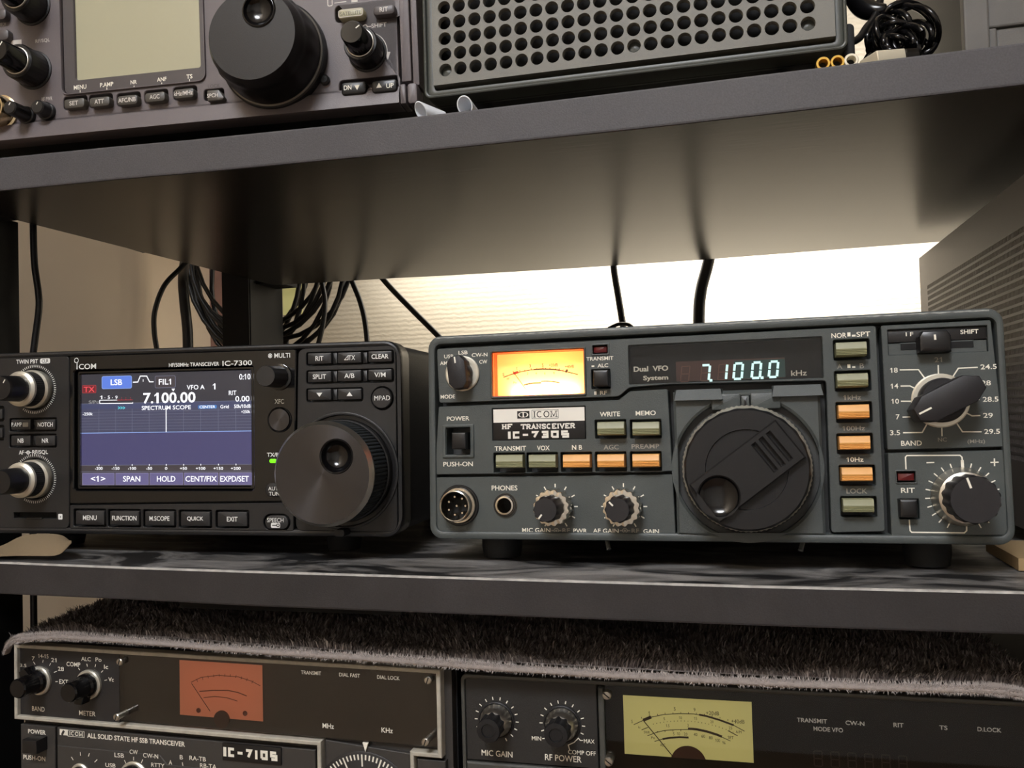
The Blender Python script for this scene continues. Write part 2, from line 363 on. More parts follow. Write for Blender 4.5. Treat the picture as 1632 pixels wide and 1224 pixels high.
M_EDGEL=mat('worn_light_edge',(165,162,157),rough=.6,var=.3,vscale=200)
M_POST=mat('black_metal_post',(13,12,12),rough=.6,spec=.3,bump=.1,bscale=800)
rack=bpy.data.objects.new('shelving_rack',None); COL.objects.link(rack); rack.location=(-.14,.52,0)
top(rack,'black shelving rack with dusty dark boards and slim metal posts holding the radios','shelving rack')
def rb(name,g,label=None,smooth=25):
    o=finish(name,[((x+140)/1000,(y-520)/1000,(z+1200)/1000) for x,y,z in g.V],g.F,g.M,g.mats,rack,smooth)
    if label: o['label']=label
YF=352.8
def shelf(zt,zb,edge,topm,x1=330):
    """zt, zb: measured sagging top and bottom edge heights [(x,z)...]"""
    def it(T,x):
        if x<=T[0][0]: return T[0][1]
        for (a,b),(c,d) in zip(T,T[1:]):
            if x<=c: return b+(d-b)*(x-a)/(c-a)
        return T[-1][1]
    xs=[-391]+list(range(-380,x1,20))+[x1]; g=MB(); r=.9
    for i,(x,xn) in enumerate(zip(xs,xs[1:])):
        for (ya,za,ta,yb,zb_,tb,m) in ():
            pass
    L=[]
    for x in xs:
        a=it(zt,x);b=it(zb,x)
        L.append([(x,YF,b+r),(x,YF,a-r),(x,YF+.25,a-.2),(x,YF+r,a),(x,YF+340,a),(x,YF+340,b),(x,YF+r,b),(x,YF+.2,b+.2)])
    V=[p for l in L for p in l]; n=8
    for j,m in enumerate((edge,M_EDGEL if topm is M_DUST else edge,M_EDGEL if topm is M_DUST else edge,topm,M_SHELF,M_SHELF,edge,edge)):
        g.add(V,[(i*n+j,(i+1)*n+j,(i+1)*n+(j+1)%n,i*n+(j+1)%n)[::-1] for i in range(len(L)-1)],m)
    g.add(L[0],[tuple(range(8))],M_SHELF); g.add(L[-1],[tuple(range(8))[::-1]],M_SHELF)
    rb('shelf_board',g)
shelf(BT_UP,[(-391,114.6),(-347,114.1),(-275,113.5),(-238,112.7),(-131,111.6),(-29,111.3),(19,111.7),(105,112.5),(330,113.5)],M_EDGE,M_SHELF)
shelf(BT_LO,[(-391,-82.2),(-349,-82.7),(-278,-83.5),(-213,-84.7),(-97,-85.5),(3,-86.1),(97,-86.1),(330,-85.8)],M_EDGE2,M_DUST)
shelf([(-391,-238),(330,-238)],[(-391,-254),(330,-254)],M_EDGE2,M_SHELF)
for ya,yb in ((371,430),(683,742)):
    for xa,xb in ((-436,-410),(346,372)):
        g=MB(); g.box((xa,ya,-1200),(xb,yb,119 if ya<600 else 330),M_POST)
        if ya>600: g.box((xb-.1,ya+1.8,-1200),(xb+.7,yb-1.5,329),M_POST)
        rb('post',g,smooth=0)
        for z in (-79,117,-250):
            g=MB(); g.box((xb-1,ya+12,z),(xb+22,yb-12,z+4.5),M_POST) if xb<0 else g.box((xa-18,ya+12,z),(xa+1,yb-12,z+4.5),M_POST); rb('bracket',g,smooth=0)
g=MB(); g.box((-282,398,-97.5),(-160,415,-86.3),M_POST); rb('under_shelf_brace',g,smooth=0)
# ================================================================ materials shared by the equipment
M_PAN=mat('painted_panel_green_grey',(71,76,75),rough=.42,bump=.25,bscale=2500,var=.08,vscale=60)
M_PAN_D=mat('painted_panel_dark',(60,61,60),rough=.45,bump=.2,bscale=2500)
M_PRINT=mat('print_cream',(238,233,218),rough=.6)
M_PRINT_G=mat('print_grey',(150,146,136),rough=.6)
M_BLK=mat('black_plastic',(22,21,22),rough=.35)
M_BLKM=mat('black_matte_plastic',(26,25,26),rough=.5,spec=.4,bump=.15,bscale=3000)
M_KNOB=mat('knob_plastic',(34,32,34),rough=.5,spec=.4,bump=.15,bscale=3000)
M_KNOBD=mat('dial_plastic_dark',(24,23,24),rough=.4,spec=.4,bump=.12,bscale=3000)
M_HOLE=mat('dark_recess',(8,8,8),rough=.8)
M_CHROME=mat('chrome',(215,208,195),rough=.16,metal=1)
M_ALU=mat('aluminium',(205,200,190),rough=.32,metal=1)
M_SILVER=mat('satin_silver_ring',(225,220,205),rough=.38,metal=.75)
M_CASE=mat('case_dark_paint',(34,34,35),rough=.55,bump=.3,bscale=1500)
M_RUBBER=mat('rubber',(16,16,16),rough=.7)
M_GREEN=mat('olive_button',(136,136,104),rough=.42)
M_ORANGE=mat('orange_button',(226,166,92),rough=.42)
M_LEDR=mat('unlit_red_led',(92,26,28),rough=.25,spec=.6)
M_WHITE=mat('white_label',(236,232,222),rough=.5)
def ridge_button(D,x,y,wp,hp,m,w1=5.5,w0=-4,parent=None):
    b=MB(); c=D.P(x,y,w1); W,H=D.W(x,y,wp,hp,w1)
    pf=[(-.5,w0),(-.5,w1-1),(-.45,w1-.35),(-.41,w1),(-.37,w1-.3),(-.30,w1),(-.26,w1-.3),(-.19,w1),(-.15,w1-.3),(-.08,w1),(.02,w1+.1),(.06,w1),(.46,w1-.45),(.5,w1-1),(.5,w0)]
    L=[[(c[0]+sx*W/2,c[1]+a*H,q) for a,q in pf] for sx in (-1,1)]
    L=[L[0],L[1]]; b.loops(L,m); D.build('push_button',b,parent,25); return c
def sq_button(D,x,y,wp,hp,w1=4,w0=-4,ch=1.0,m=None,r=.5,name='push_button',txt=None,th=None,tm=None,tw=None,parent=None,n=3,extra=None):
    b=MB(); c=D.P(x,y,w1); W,H=D.W(x,y,wp,hp,w1); b.slab(c[0],c[1],W,H,r,w0,w1,m or M_BLK,ch,n=n)
    if txt: D.T(b,txt,x,y,tw,th,tm or M_PRINT,w1+.05,.012)
    if extra: extra(b)
    D.build(name,b,parent); return c
def barknob(D,x,y,ang,hl,hw,w0,w1,m,tipw=.55,disc=None,line=None,name='selector_knob',ringr=None,tail=None):
    c=D.P(x,y,0); b=MB(); ca,sa=math.cos(ang),math.sin(ang)
    if ringr: 
        g=MB(); g.lathe(c[0],c[1],[(ringr,0),(ringr,.9),(ringr-.5,1.2)],M_SILVER,48); 
    if disc: b.lathe(c[0],c[1],[(disc,w0),(disc,w0+4),(disc-.8,w0+6)],m,48)
    t=tail or hl
    P=[(hl,hw*tipw),(hl*.62,hw),(-t*.62,hw),(-t,hw*tipw),(-t,-hw*tipw),(-t*.62,-hw),(hl*.62,-hw),(hl,-hw*tipw)]
    P=[(c[0]+a*ca-q*sa,c[1]+a*sa+q*ca) for a,q in P]
    b.prism(P,w0+1,w1,m,.9)
    if line: b.line([(c[0]+a*ca,c[1]+a*sa) for a in (hl*.55,hl*.93)],.7,w1+.06,M_PRINT)
    k=D.build(name,b,None,28)
    if ringr: D.build('ring',g,k)
    return c,k
# ================================================================ transceiver with the amber meter
D=Dev('radio_transceiver','olive-grey radio transceiver with glowing amber meter, orange push buttons and a large black dial','radio',
      (-138.46,381.70,-58.19),-.4,-2.48,0,off=(120.5,137,-12))
W_,H_=241,93
c=MB(); c.slab(W_/2,H_/2,W_-3,H_-3,5,-272,-12,M_CASE,1,True)
D.build('case',c)
f=MB()
f.prism(rrect(W_/2,H_/2,W_,H_,6,5),-14,-9.9,M_PAN_D,0,True)
O=rrect(W_/2,H_/2,W_,H_,6,5); I=rrect(W_/2+.3,H_/2-.2,W_-6.2,H_-7.4,3,5)
f.ringP(O,I,-9.95,1.0,M_PAN,1.0)
def PP(l,w=0): return [D.P(x,y,w) for x,y in l]
# island plates, cut by the button wells
wells_g=[(973,683.8,50,30),(1029,683.5,50,30)]
rows=[(811.2,737.5),(863.8,737),(918.2,736.5),(973,736),(1029,735.5)]
wells_g+=[(x+.3,y,50,32) for x,y in rows]
colb=[(1357,557,'g'),(1359,607,'g'),(1361,657,'o'),(1362.5,707,'o'),(1366.2,757.5,'o'),(1368.5,807.5,'g')]
P1=fillet(PP([(696,556),(1396,519),(1411,847),(1325,849),(1316.5,606.5),(1066,612.5),(1003,617.5),(986,632),(700,642.5)]),1.4)
h1=[D.R(857,594,147,72,0,.6,2),D.R(1152.5,575.5,309,64,0,.5,2),D.R(957.5,604,30,31,0,.3,2),D.R(956.5,557,24,14,0,.2,2)]+[D.R(x,y,58,33,0,.6,2) for x,y,_ in colb]
f.plate(P1,h1,-9.9,0,M_PAN)
P4=fillet(PP([(699,648),(986,637.5),(1004,623.5),(1064,620),(1072,751),(693,756.5)]),.8)
h4=[D.R(x,y,w,h,0,.5,2) for x,y,w,h in wells_g]+[D.R(730.5,703,38,43,0,.3,2),D.R(857.8,675,149,52,0,.3,2)]
f.plate(P4,h4,-9.9,0,M_PAN)
P5=fillet(PP([(693,761),(1072,756),(1077,852.5),(697,851.5)]),.8)
cm=D.P(732.2,805.2); cp=D.P(805.5,805.2)
f.plate(P5,[circ(cm[0],cm[1],9.0,40),circ(cp[0],cp[1],5.2,28)],-9.9,0,M_PAN)
P2=fillet(PP([(1404,519),(1579,510),(1602,712),(1414.5,717)]),.8)
f.plate(P2,[D.R(1493.8,542.5,159,41,0,.2,2)],-9.9,0,M_PAN)
P3=fillet(PP([(1415,722),(1604,717),(1612,853),(1421,854)]),.8)
f.plate(P3,[D.R(1444,760,30,18,0,.2,2),D.R(1449,811,32,32,0,.3,2)],-9.9,0,M_PAN)
# main dial surround
sq=PP([(1073,625.5),(1306,617.5),(1316,853.5),(1080,852.5)]); dc=D.P(1189.6,746.4)
f.plate(sq,[circ(dc[0],dc[1],29.7,72)],-9.9,1.6,M_PAN,1.1)
f.lathe(dc[0],dc[1],[(29.8,-3.9),(27,-3.9),(27,-.5),(26.6,0),(24,0)],M_PAN_D,72,cap1=False)
# pointer block over the dial
q=D.P(1186,632,2); f.slab(q[0]-7.5,q[1]-2,12,6.6,.6,-1,2.1,M_PAN,.5); f.slab(q[0]+8.5,q[1]-2,12,6.6,.6,-1,2.1,M_PAN,.5); f.slab(q[0]+.4,q[1]-2.6,3.4,6,.4,-1,2.4,M_PAN,.4)
f.slab(q[0]+.4,q[1]-2.6,.9,4,.1,2.4,2.7,M_BLK,.1)
for sx in (-1,1):
    e=D.P(1113 if sx<0 else 1270,622 if sx<0 else 615,1.6); x0_,x1_,y0_,y1_=e[0]-10,e[0]+10,e[1]-4.3,e[1]+.4; f.add([(x0_,y0_,1.5),(x1_,y0_,1.5),(x1_,y1_,1.5),(x0_,y1_,1.5),(x0_,y0_,4.6),(x1_,y0_,4.6),(x1_-.8,y1_,1.9),(x0_+.8,y1_,1.9)],[(4,5,6,7),(0,1,5,4),(1,2,6,5),(3,0,4,7),(2,3,7,6)],M_PAN)
# raised frame round the power switch, ledges
f.ringP(D.R(730.5,703,50,53,0,.4,2),D.R(730.5,703,39,44,0,.3,2),-1,.8,M_PAN,.3)
f.ringP(D.R(956.5,557,29,19,0,.4,2),D.R(956.5,557,24,14,0,.3,2),-1,.5,M_PAN,.2)
f.ringP(D.R(1444,760,34,22,0,.4,2),D.R(1444,760,30,18,0,.3,2),-1,.5,M_PAN,.2)
f.ringP(D.R(857,594.5,152,77,0,.8,2),D.R(857,594,147,72,0,.6,2),-1,.8,M_PAN_D,.3)
t=lambda s,x,y,w,h,m=M_PRINT,b=.012: D.T(f,s,x,y,w,h,m,.06,b)
for a in (('AM',707,578.8,11.4,6),('USB',715.3,568,15,6),('LSB',738,561.8,14.5,6),('CW-N',764.3,565.5,25,6),('CW',770.2,576.5,12.5,6),('MODE',713.7,632.2,23,6.2),
 ('TRANSMIT',955.9,571.4,43,6),('ALC',960.8,582.4,17,6),('RF',961.8,626,11,6),('POWER',730,667,36,7),('PUSH-ON',730,739.6,47,7.5),('WRITE',972,660,32,7.5),('MEMO',1029,658.3,32,7.5),
 ('TRANSMIT',813.3,714.7,50,7.5),('VOX',865.9,714,20,7.5),('N B',919.6,713,16,7.5),('AGC',974,712.7,24,7.5,M_PRINT_G),('PREAMP',1028.5,711.3,44,7,M_PRINT_G),('PHONES',804,777.7,41,8),
 ('MIC GAIN',854.5,845,45,7),('RF',902.3,845.6,12,7,M_PRINT_G),('PWR',924.6,846,22,7),('AF GAIN',965.5,846,41,7),('RF',1012.6,846,12,7,M_PRINT_G),('GAIN',1037.8,846.8,25,7),
 ('NOR',1337,534.6,24,8),('SPT',1375.9,532.5,22,8),('A',1338.2,583.8,8,8,M_PRINT_G),('B',1373.6,583,7,8,M_PRINT_G),('1kHz',1358.2,633.2,28,7.5,M_PRINT_G),('100Hz',1360.6,682.5,36,7.5,M_PRINT_G),('10Hz',1362.7,732.3,27,7.5),('LOCK',1365.5,782.6,33,8,M_PRINT_G),
 ('21',1495.3,573.2,12,8,M_PRINT_G),('18',1424.7,590,12,8),('14',1425.5,615.3,12,8),('10',1426.7,639.5,12,8),('7',1430.8,664.4,6,8),('3.5',1426.5,689.6,16,8),
 ('24.5',1575.6,584.4,26,8),('28',1571.6,610.3,15,8),('28.5',1578.7,636.3,25,8),('29',1574.6,662,15.5,8),('29.5',1581.1,687.6,25,8),('BAND',1452.6,706.3,33,8),('NC',1501.8,700.6,14,6.5,M_PRINT_G),('(MHz)',1555.9,704.2,28,8,M_PRINT_G),('RIT',1446.9,781.5,22,8)): t(*a)
for x,y,w,h in ((945,583.7,4.5,2.5),(949,626.5,3.8,5.4),(1352.9,533,5,6.5),(1360.6,535,6,3),(1352.9,583.4,5,6),(1360.6,585,5,2.6)):
    q=D.R(x,y,w,h); f.add([(a,b,.06) for a,b in q],[(0,1,2,3)],M_PRINT)
D.L(f,[(1476.5,737.4),(1489,737)],.5,M_PRINT); D.L(f,[(1578.5,737),(1591.5,736.6)],.5,M_PRINT); D.L(f,[(1584.8,730.5),(1585.1,743)],.5,M_PRINT)
def V6(l): return [(1300+x/4.916,500+y/4.916) for x,y in l]
for l in ([(658,440),(805,438),(865,520)],[(665,567),(738,566),(800,595)],[(668,686),(778,686)],[(680,810),(745,808),(790,790)],[(685,932),(835,930),(880,850)],[(990,960),(988,870)],[(960,402),(962,485)],[(1270,420),(1118,427),(1070,500)],[(1230,672),(1283,672)],[(1175,775),(1225,800),(1290,797)],[(1100,850),(1150,925),(1300,925)]):
    D.L(f,V6(l),.5,M_PRINT)
def V7(l): return [(1300+x/4.916,690+y/4.916) for x,y in l]
D.L(f,V7([(708,285),(703,190),(715,177),(1130,175),(1146,190),(1150,230)]),.5,M_PRINT); D.L(f,V7([(1148,212),(1152,285)]),1.1,M_PRINT)
D.L(f,V7([(733,680),(740,765),(752,778),(1165,783),(1183,765),(1183,710)]),.5,M_PRINT)
def ticks(D,f,c,a0,st,n,r0,r1,wd=.45,m=None):
    for i in range(n):
        a=math.radians(a0+st*i); f.line([(c[0]+r*math.cos(a),c[1]+r*math.sin(a)) for r in (r0,r1)],wd,.06,m or M_PRINT)
c_mic=D.P(885.4,807.2); c_af=D.P(994.5,807.2); c_rit=D.P(1534,791.7)
ticks(D,f,c_mic,-60,30,11,8.4,10,.5); ticks(D,f,c_af,-60,30,11,8.4,10,.5)
ticks(D,f,c_rit,106.6,15.2,10,11.8,13.6); ticks(D,f,c_rit,73.4,-15.2,10,11.8,13.6)
for x in (886.6,996):
    q=D.P(x,845.6); f.line(circ(q[0],q[1],1.0,14),.35,.06,M_PRINT_G,True); f.line(circ(q[0],q[1],.3,8),.4,.06,M_PRINT_G,True); f.line([(q[0]-2.2,q[1]),(q[0]-1,q[1])],.4,.06,M_PRINT_G); f.line([(q[0]+1,q[1]),(q[0]+2.2,q[1])],.4,.06,M_PRINT_G)
# bottom of the slider recess: printed black strip and slotted ledge
q=D.R(1493.8,532.5,158,20,0); f.prism(q,-4,-1.2,M_BLK,.1)
q=D.R(1493.8,554,158,19,0); f.plate(q,[D.R(1493.2,550,116,10.5)],-4,-.8,M_PAN)
f.prism(D.R(1493.2,550.5,116,10),-6,-.62,M_HOLE)  # raised black block standing in for the shade inside the slot
D.T(f,'I F',1449.5,532.5,12,6.5,M_PRINT,-1.1,.012); D.T(f,'SHIFT',1545,528.5,29,7,M_PRINT,-1.1,.02)
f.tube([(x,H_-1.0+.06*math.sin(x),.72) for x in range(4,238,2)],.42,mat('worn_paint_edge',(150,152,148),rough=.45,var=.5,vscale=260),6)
D.build('front_panel',f)
# name plate
g=MB(); q=D.R(857.5,675.5,147,50); g.prism(q,-4,-.6,M_BLK,.15)
q=D.R(857.5,661.3,145.5,21.5); g.add([(a,b,-.54) for a,b in q],[(0,1,2,3)],M_WHITE)
a=D.P(834,661,-.5); W,H=D.W(834,661,19.5,12); g.slab(a[0],a[1],W,H,0,-.56,-.48,M_BLK)
def ell(c,rx,ry,w,m,n=24): g.add([(c[0]+rx*math.cos(2*PI*i/n),c[1]+ry*math.sin(2*PI*i/n),w) for i in range(n)],[tuple(range(n))],m)
ell(a,W*.42,H*.36,-.46,M_WHITE); ell((a[0]-W*.13,a[1]),W*.17,H*.27,-.44,M_BLK); ell((a[0]+W*.13,a[1]),W*.17,H*.27,-.44,M_BLK); g.line([(a[0],a[1]-H*.3),(a[0],a[1]+H*.3)],W*.1,-.42,M_WHITE)
a=D.P(868.7,660,-.5); W,H=D.W(868.7,660,42,13.5); g.line(rrect(a[0],a[1],W,H),.2,-.5,M_BLK,True); serif(g,'ICOM',a[0],a[1],W*.93,H*.74,-.48,M_BLK,st=.42,sp=.28)
a=D.P(808,680,-.5); W,H=D.W(808,680,16.5,8); serif(g,'HF',a[0],a[1],W,H,-.5,M_WHITE,st=.6)
a=D.P(873,679.3,-.5); W,H=D.W(873,679.3,86,8); serif(g,'TRANSCEIVER',a[0],a[1],W,H,-.5,M_WHITE,st=.58)
a=D.P(858,692.6,-.5); W,H=D.W(858,692.6,97,11.6); ssq(g,'IC-730S',a[0],a[1],W,H,-.5,M_WHITE,st=.98)
D.build('name_plate',g,label='black and white name plate')
# frequency window: dark window box, digit tube, tinted pane
M_TUBE=mat('unlit_display_tube',(78,46,40),rough=.35); M_SEGOFF=mat('unlit_segment',(112,74,60),rough=.4)
M_SEGON=emis('lit_teal_segment',(205,255,250),1.5); M_DIM=mat('dim_window_print',(170,165,150),rough=.6); M_TUBEON=mat('lit_tube_backing',(30,52,50),rough=.35,emit=(20,50,46),es=.6)
g=MB(); g.add([(a,b,-7.2) for a,b in D.R(1152.5,576,312,66)],[(0,1,2,3)],M_HOLE)
q=D.P(1163,589,-5.5); W,H=D.W(1163,589,174,32,-5.5); g.slab(q[0],q[1],W,H,.3,-6.4,-5.6,M_TUBE)
g.slab(q[0]+W*.27,q[1]-.2,W*.46,H*.9,.3,-5.6,-5.5,M_TUBEON)
D.build('display_window',g)
dg=MB()
for s,px,on,dot in (('8',1092,0,1),('7',1124,1,1),('1',1151.5,1,0),('0',1176.5,1,0),('0',1205.5,1,1),('0',1232.8,1,0)):
    py=591.5-(px-1176.5)*.053; a=D.P(px,py,-5.2); W,H=D.W(px,py,13,24.5,-5.2)
    if s in '871': seg7(dg,'8',a[0],a[1],W,H,-5.35,M_SEGOFF,st=.45)
    if on: seg7(dg,s,a[0],a[1],W,H,-5.2,M_SEGON,dot,st=1.0)
D.build('display_digits',dg,label='lit pale teal digits 7.100.0')

g=MB(); D.T(g,'Dual  VFO',1037.3,587.5,55,8.5,M_DIM,-1.05,.03); D.T(g,'System',1045,603,40,9.5,M_DIM,-1.05,.03); D.T(g,'kHz',1273.3,594.4,25,8.5,M_DIM,-1.05,.01)
PN=glass('smoked_window_glass',(.86,.84,.82),1.2,.02)
g2=D.R(1152.5,575.5,308,63,0,.4,2); g.prism(g2,-1.6,-1.1,PN,0)
D.build('window_pane',g)
# amber meter
M_MF=mat('amber_meter_face',(255,214,140),rough=.6,emit=(255,190,96),es=.55); M_MH=mat('amber_meter_housing',(190,74,20),rough=.5,emit=(150,50,10),es=.25); M_INK=mat('meter_ink',(60,38,20),rough=.7); M_RED=mat('red_needle',(150,40,20),rough=.5)
g=MB(); O=D.R(857,594.3,147,72,0,.6,2); I=D.R(857,594.3,144.5,69.5,0,.4,2)
g.ringP(O,I,-9,-.1,M_MH,.2)
g.add([(a,b,-7.5) for a,b in O],[tuple(range(len(O)))],M_MF)
w=-7.42
def V2(l): return [(680+x/5.1,520+y/5.1) for x,y in l]
D.L(g,V2([(625,415),(700,388),(770,370),(850,355),(940,348),(1030,352),(1100,362),(1170,378),(1230,393)]),.35,M_INK,w)
D.L(g,V2([(870,352),(940,348),(1030,351),(1080,358)]),.6,M_INK,w+.02)
D.L(g,V2([(790,478),(830,468),(880,462),(930,460)]),.6,M_INK,w); D.L(g,V2([(930,448),(980,446),(1030,451),(1080,459)]),.4,M_INK,w)
D.L(g,V2([(1128,375),(1145,352)]),.9,M_INK,w+.02); D.L(g,V2([(705,385),(745,372)]),1.1,M_RED,w+.02)
for i,(x,y) in enumerate(((720,382),(760,372),(800,364),(850,355),(895,350),(945,348),(965,348),(1000,350),(1045,353),(1075,358),(1105,363))): D.L(g,V2([(x,y),(x+(x-940)*.03,y-(14 if i%2 else 9))]),.3,M_INK,w+.02)
for s,x,y,ww,hh in (('S',624,392,2.6,4.5),('1',732,345,1.5,5),('3',840,322,2.6,5),('5',943,318,2.6,5.6),('+20dB',1030,316,14,5),('+40dB',1160,328,14,5),('RF',662,428,4,3),('Po',718,458,5,3),('2',820,385,2,3.4),('4',890,383,2,3.4),('6',960,383,2,3.4),('8',1035,380,2,3.4)): D.T(g,s,680+x/5.1,520+y/5.1,ww,hh,M_INK,w,.0)
m=D.build('meter',g,label='glowing amber signal meter')
g=MB(); g.line([D.P(*V2([(700,365)])[0],-6.6),D.P(*V2([(812,520)])[0],-6.6)],.32,-6.6,M_RED); D.build('needle',g,m)
g=MB(); g.prism(D.R(857,594.3,144,69,0,.3,2),-1.2,-.8,glass('clear_glass',(.97,.97,.96),1.0,.01)); D.build('pane',g,m)
lp=bpy.data.lights.new('meter_lamp','AREA'); lp.shape='RECTANGLE'; lp.size=.030; lp.size_y=.004; lp.energy=.02; lp.color=(1,.78,.42)
lo=bpy.data.objects.new('meter_lamp',lp); COL.objects.link(lo); lo.parent=D.root
q=D.P(866,626,-4.2); lo.location=((q[0]-120.5)/1000,(4.2-137)/1000,(q[1]+12)/1000); lo.rotation_euler=(math.radians(-90-50),0,0); lo.rotation_euler=(math.radians(125),0,0)
# indicator lamps
for x,y,wp,hp in ((956.5,557,21,10),(1444,760,26,12)):
    g=MB(); q=D.R(x,y,wp,hp,-1,.2,2); g.prism(q,-4,-1,M_LEDR,.3); D.build('indicator_lamp',g,label='unlit dark red lamp')
# push buttons
for x,y in ((973,682.8),(1029,683)): ridge_button(D,x,y,42.5,21.5,M_GREEN)
for i,(x,y) in enumerate(((811.2,735.5),(863.8,735.2),(918.2,735),(973,734.6),(1029,734.1))): ridge_button(D,x,y,42.5,21,(M_GREEN,M_GREEN,M_ORANGE,M_ORANGE,M_ORANGE)[i])
for x,y,k in colb: ridge_button(D,x,y-1.3,49,21.8,M_GREEN if k=='g' else M_ORANGE)
for o in D.root.children:
    if o.name.startswith('push_button'): o['label']='orange ribbed push button' if o.data.materials[0]==M_ORANGE else 'olive ribbed push button'
sq_button(D,730.8,702.6,23,27,4.5,m=M_BLK,name='power_button',ch=.9,r=0,w0=-9); sq_button(D,957.2,602.5,24.5,26,5,ch=1.0,r=0,w0=-9); sq_button(D,1448.5,810.5,29,29,5,ch=1.1,r=0,w0=-9)
# microphone and headphone sockets
g=MB(); g.lathe(cm[0],cm[1],[(9.3,.05),(9.3,.5),(9.0,.8),(8.3,.8),(8.3,-5)],M_BLK,48,cap1=False)
g.lathe(cm[0],cm[1],[(8.1,-4),(8.1,1.5),(7.8,2.0),(7.2,2.0),(7.2,4.6),(7.0,7.2),(6.6,7.4),(6.3,7.2),(6.3,-1)],M_CHROME,56,cap1=False)
g.lathe(cm[0],cm[1],[(6.35,-1),(6.3,-1)],M_HOLE,40)
mc=D.build('microphone_socket',g,None,35)
g=MB()
for i in range(8):
    a=2*PI*i/7; r=4.1 if i<7 else 0; g.lathe(cm[0]+r*math.cos(a),cm[1]+r*math.sin(a),[(.75,-1),(.75,3.4),(.45,4)],M_CHROME,12)
D.build('contact_pins',g,mc)
g=MB(); g.lathe(cp[0],cp[1],[(5.4,0),(5.4,.5),(5.1,.8),(4.4,.8),(4.4,1.4),(4.1,2.2),(3.4,2.3),(3.1,1.8),(3.1,-9)],M_CHROME,40,cap1=False); g.lathe(cp[0],cp[1],[(5.35,.02),(5.3,.82),(4.45,.85)],M_BLK,40,cap1=False); g.lathe(cp[0],cp[1],[(3.1,-9),(.1,-9)],M_HOLE,20)
D.build('headphone_socket',g,None,35)
# selector knobs
barknob(D,737.5,595.5,math.radians(97),7.5,4.4,1.2,9.2,M_KNOB,.5,5.2,True,'mode_knob',8.1)
barknob(D,1498.3,638.5,math.radians(207),13.2,5.6,1.2,17,M_KNOB,.45,8.8,True,'band_knob',10.8,tail=13.5)
# volume knobs with silver skirts
def dual(cx_,cy_,ang,name):
    g=MB(); g.lathe(cx_,cy_,[(8.2,.4),(8.2,9),(7.9,9.6),(6.2,9.8)],M_CHROME,96,flute=16,fa=.09); k=D.build(name,g,None,40)
    g=MB(); g.lathe(cx_,cy_,[(5.9,9.8),(5.7,18),(5.3,20.4),(4.8,21),(.01,21)],M_KNOB,88,flute=11,fa=.10,flat=lambda w:w<20.5,cap1=False)
    g.line([(cx_+r*math.cos(ang),cy_+r*math.sin(ang)) for r in (2.4,4.7)],.7,21.06,M_PRINT); D.build('inner_knob',g,k,40)
dual(*c_mic,math.radians(232),'gain_knob'); dual(*c_af,math.radians(135),'gain_knob')
g=MB(); g.lathe(*c_rit,[(11.6,.3),(11.3,1.5),(9.9,7),(9.2,7.4)],M_ALU,64); k=D.build('offset_knob',g,None,35)
g=MB(); g.lathe(*c_rit,[(9.2,7),(9.3,18.5),(8.9,20.2),(8.5,20.6),(.01,20.6)],M_KNOB,120,flute=14,fa=.07,flat=lambda w:w<20.3,cap1=False); a=math.radians(107)
g.line([(c_rit[0]+r*math.cos(a),c_rit[1]+r*math.sin(a)) for r in (4.6,8.6)],.8,20.66,M_PRINT); D.build('inner_knob',g,k,40)
# shift slider
g=MB(); q=D.P(1490.7,543.5,6); W,H=D.W(1490.7,543.5,52,34,6); g.prism([(q[0]-W/2,q[1]-H/2),(q[0]+W/2,q[1]-H/2),(q[0]+W/2,q[1]+H*.25),(q[0]+W*.38,q[1]+H*.5),(q[0]-W*.38,q[1]+H*.5),(q[0]-W/2,q[1]+H*.25)],-1.1,6.5,M_BLK,1.6)
g.line([(q[0]-.2,q[1]+H*.3),(q[0]-.1,q[1]+H*.05)],.8,6.6,M_PRINT); D.build('slider_knob',g)
# main dial
g=MB(); x,y=dc
g.lathe(x,y,[(26.4,.2),(26.4,3),(24.7,5)],M_SILVER,160,flute=80,fa=.012,cap1=False)
g.lathe(x,y,[(25.9,3.3),(24.6,3.6),(24.9,5),(24.9,15),(24.5,16.5),(23.8,17.3),(16.2,17.3),(16,16.4),(.01,16.4)],M_KNOBD,160,flute=24,fa=.015,flat=lambda w:w<16,cap1=False)
k=D.build('tuning_dial',g,None,40)
g=MB(); a=math.radians(37); ca,sa=math.cos(a),math.sin(a)
dl=(-15.2,-1.8); R=lambda p:(x+p[0]*ca-p[1]*sa,y+p[0]*sa+p[1]*ca)
hw=9.6; arc=lambda s,ph:[(s*23.6*math.cos(b),23.6*math.sin(b)-.4) for b in ph]
P=[(-21.6,-hw-.6),(21.0,-hw-.4),(21.2,hw-.9),(-21.6,hw-.6)]; P=[R(p) for p in P]; hole=[R((dl[0]+8.0*math.cos(2*PI*i/36),dl[1]+8.0*math.sin(2*PI*i/36))) for i in range(36)]
gr=[[R((sx+a1,b1)) for a1,b1 in ((-.55,-6.8),(.55,-6.8),(.55,6),(-.55,6))] for sx in (8.6,12.2,15.8)]
g.plate(P,[hole]+gr,15.5,20.6,M_KNOBD,.6)
for sx in (8.6,12.2,15.8): g.line([R((sx,-6.8)),R((sx,6))],1.2,18.4,M_KNOBD)
D.build('grip_bar',g,k)
g=MB(); q=R(dl); g.lathe(q[0],q[1],[(8.0,20.1)]+[(8.0*math.cos(i*PI/20),20.1-2.7*math.sin(i*PI/20)) for i in range(1,10)]+[(.01,17.4)],mat('glossy_black',(14,13,14),rough=.16),40,cap1=False)
D.build('finger_dimple',g,k,60)
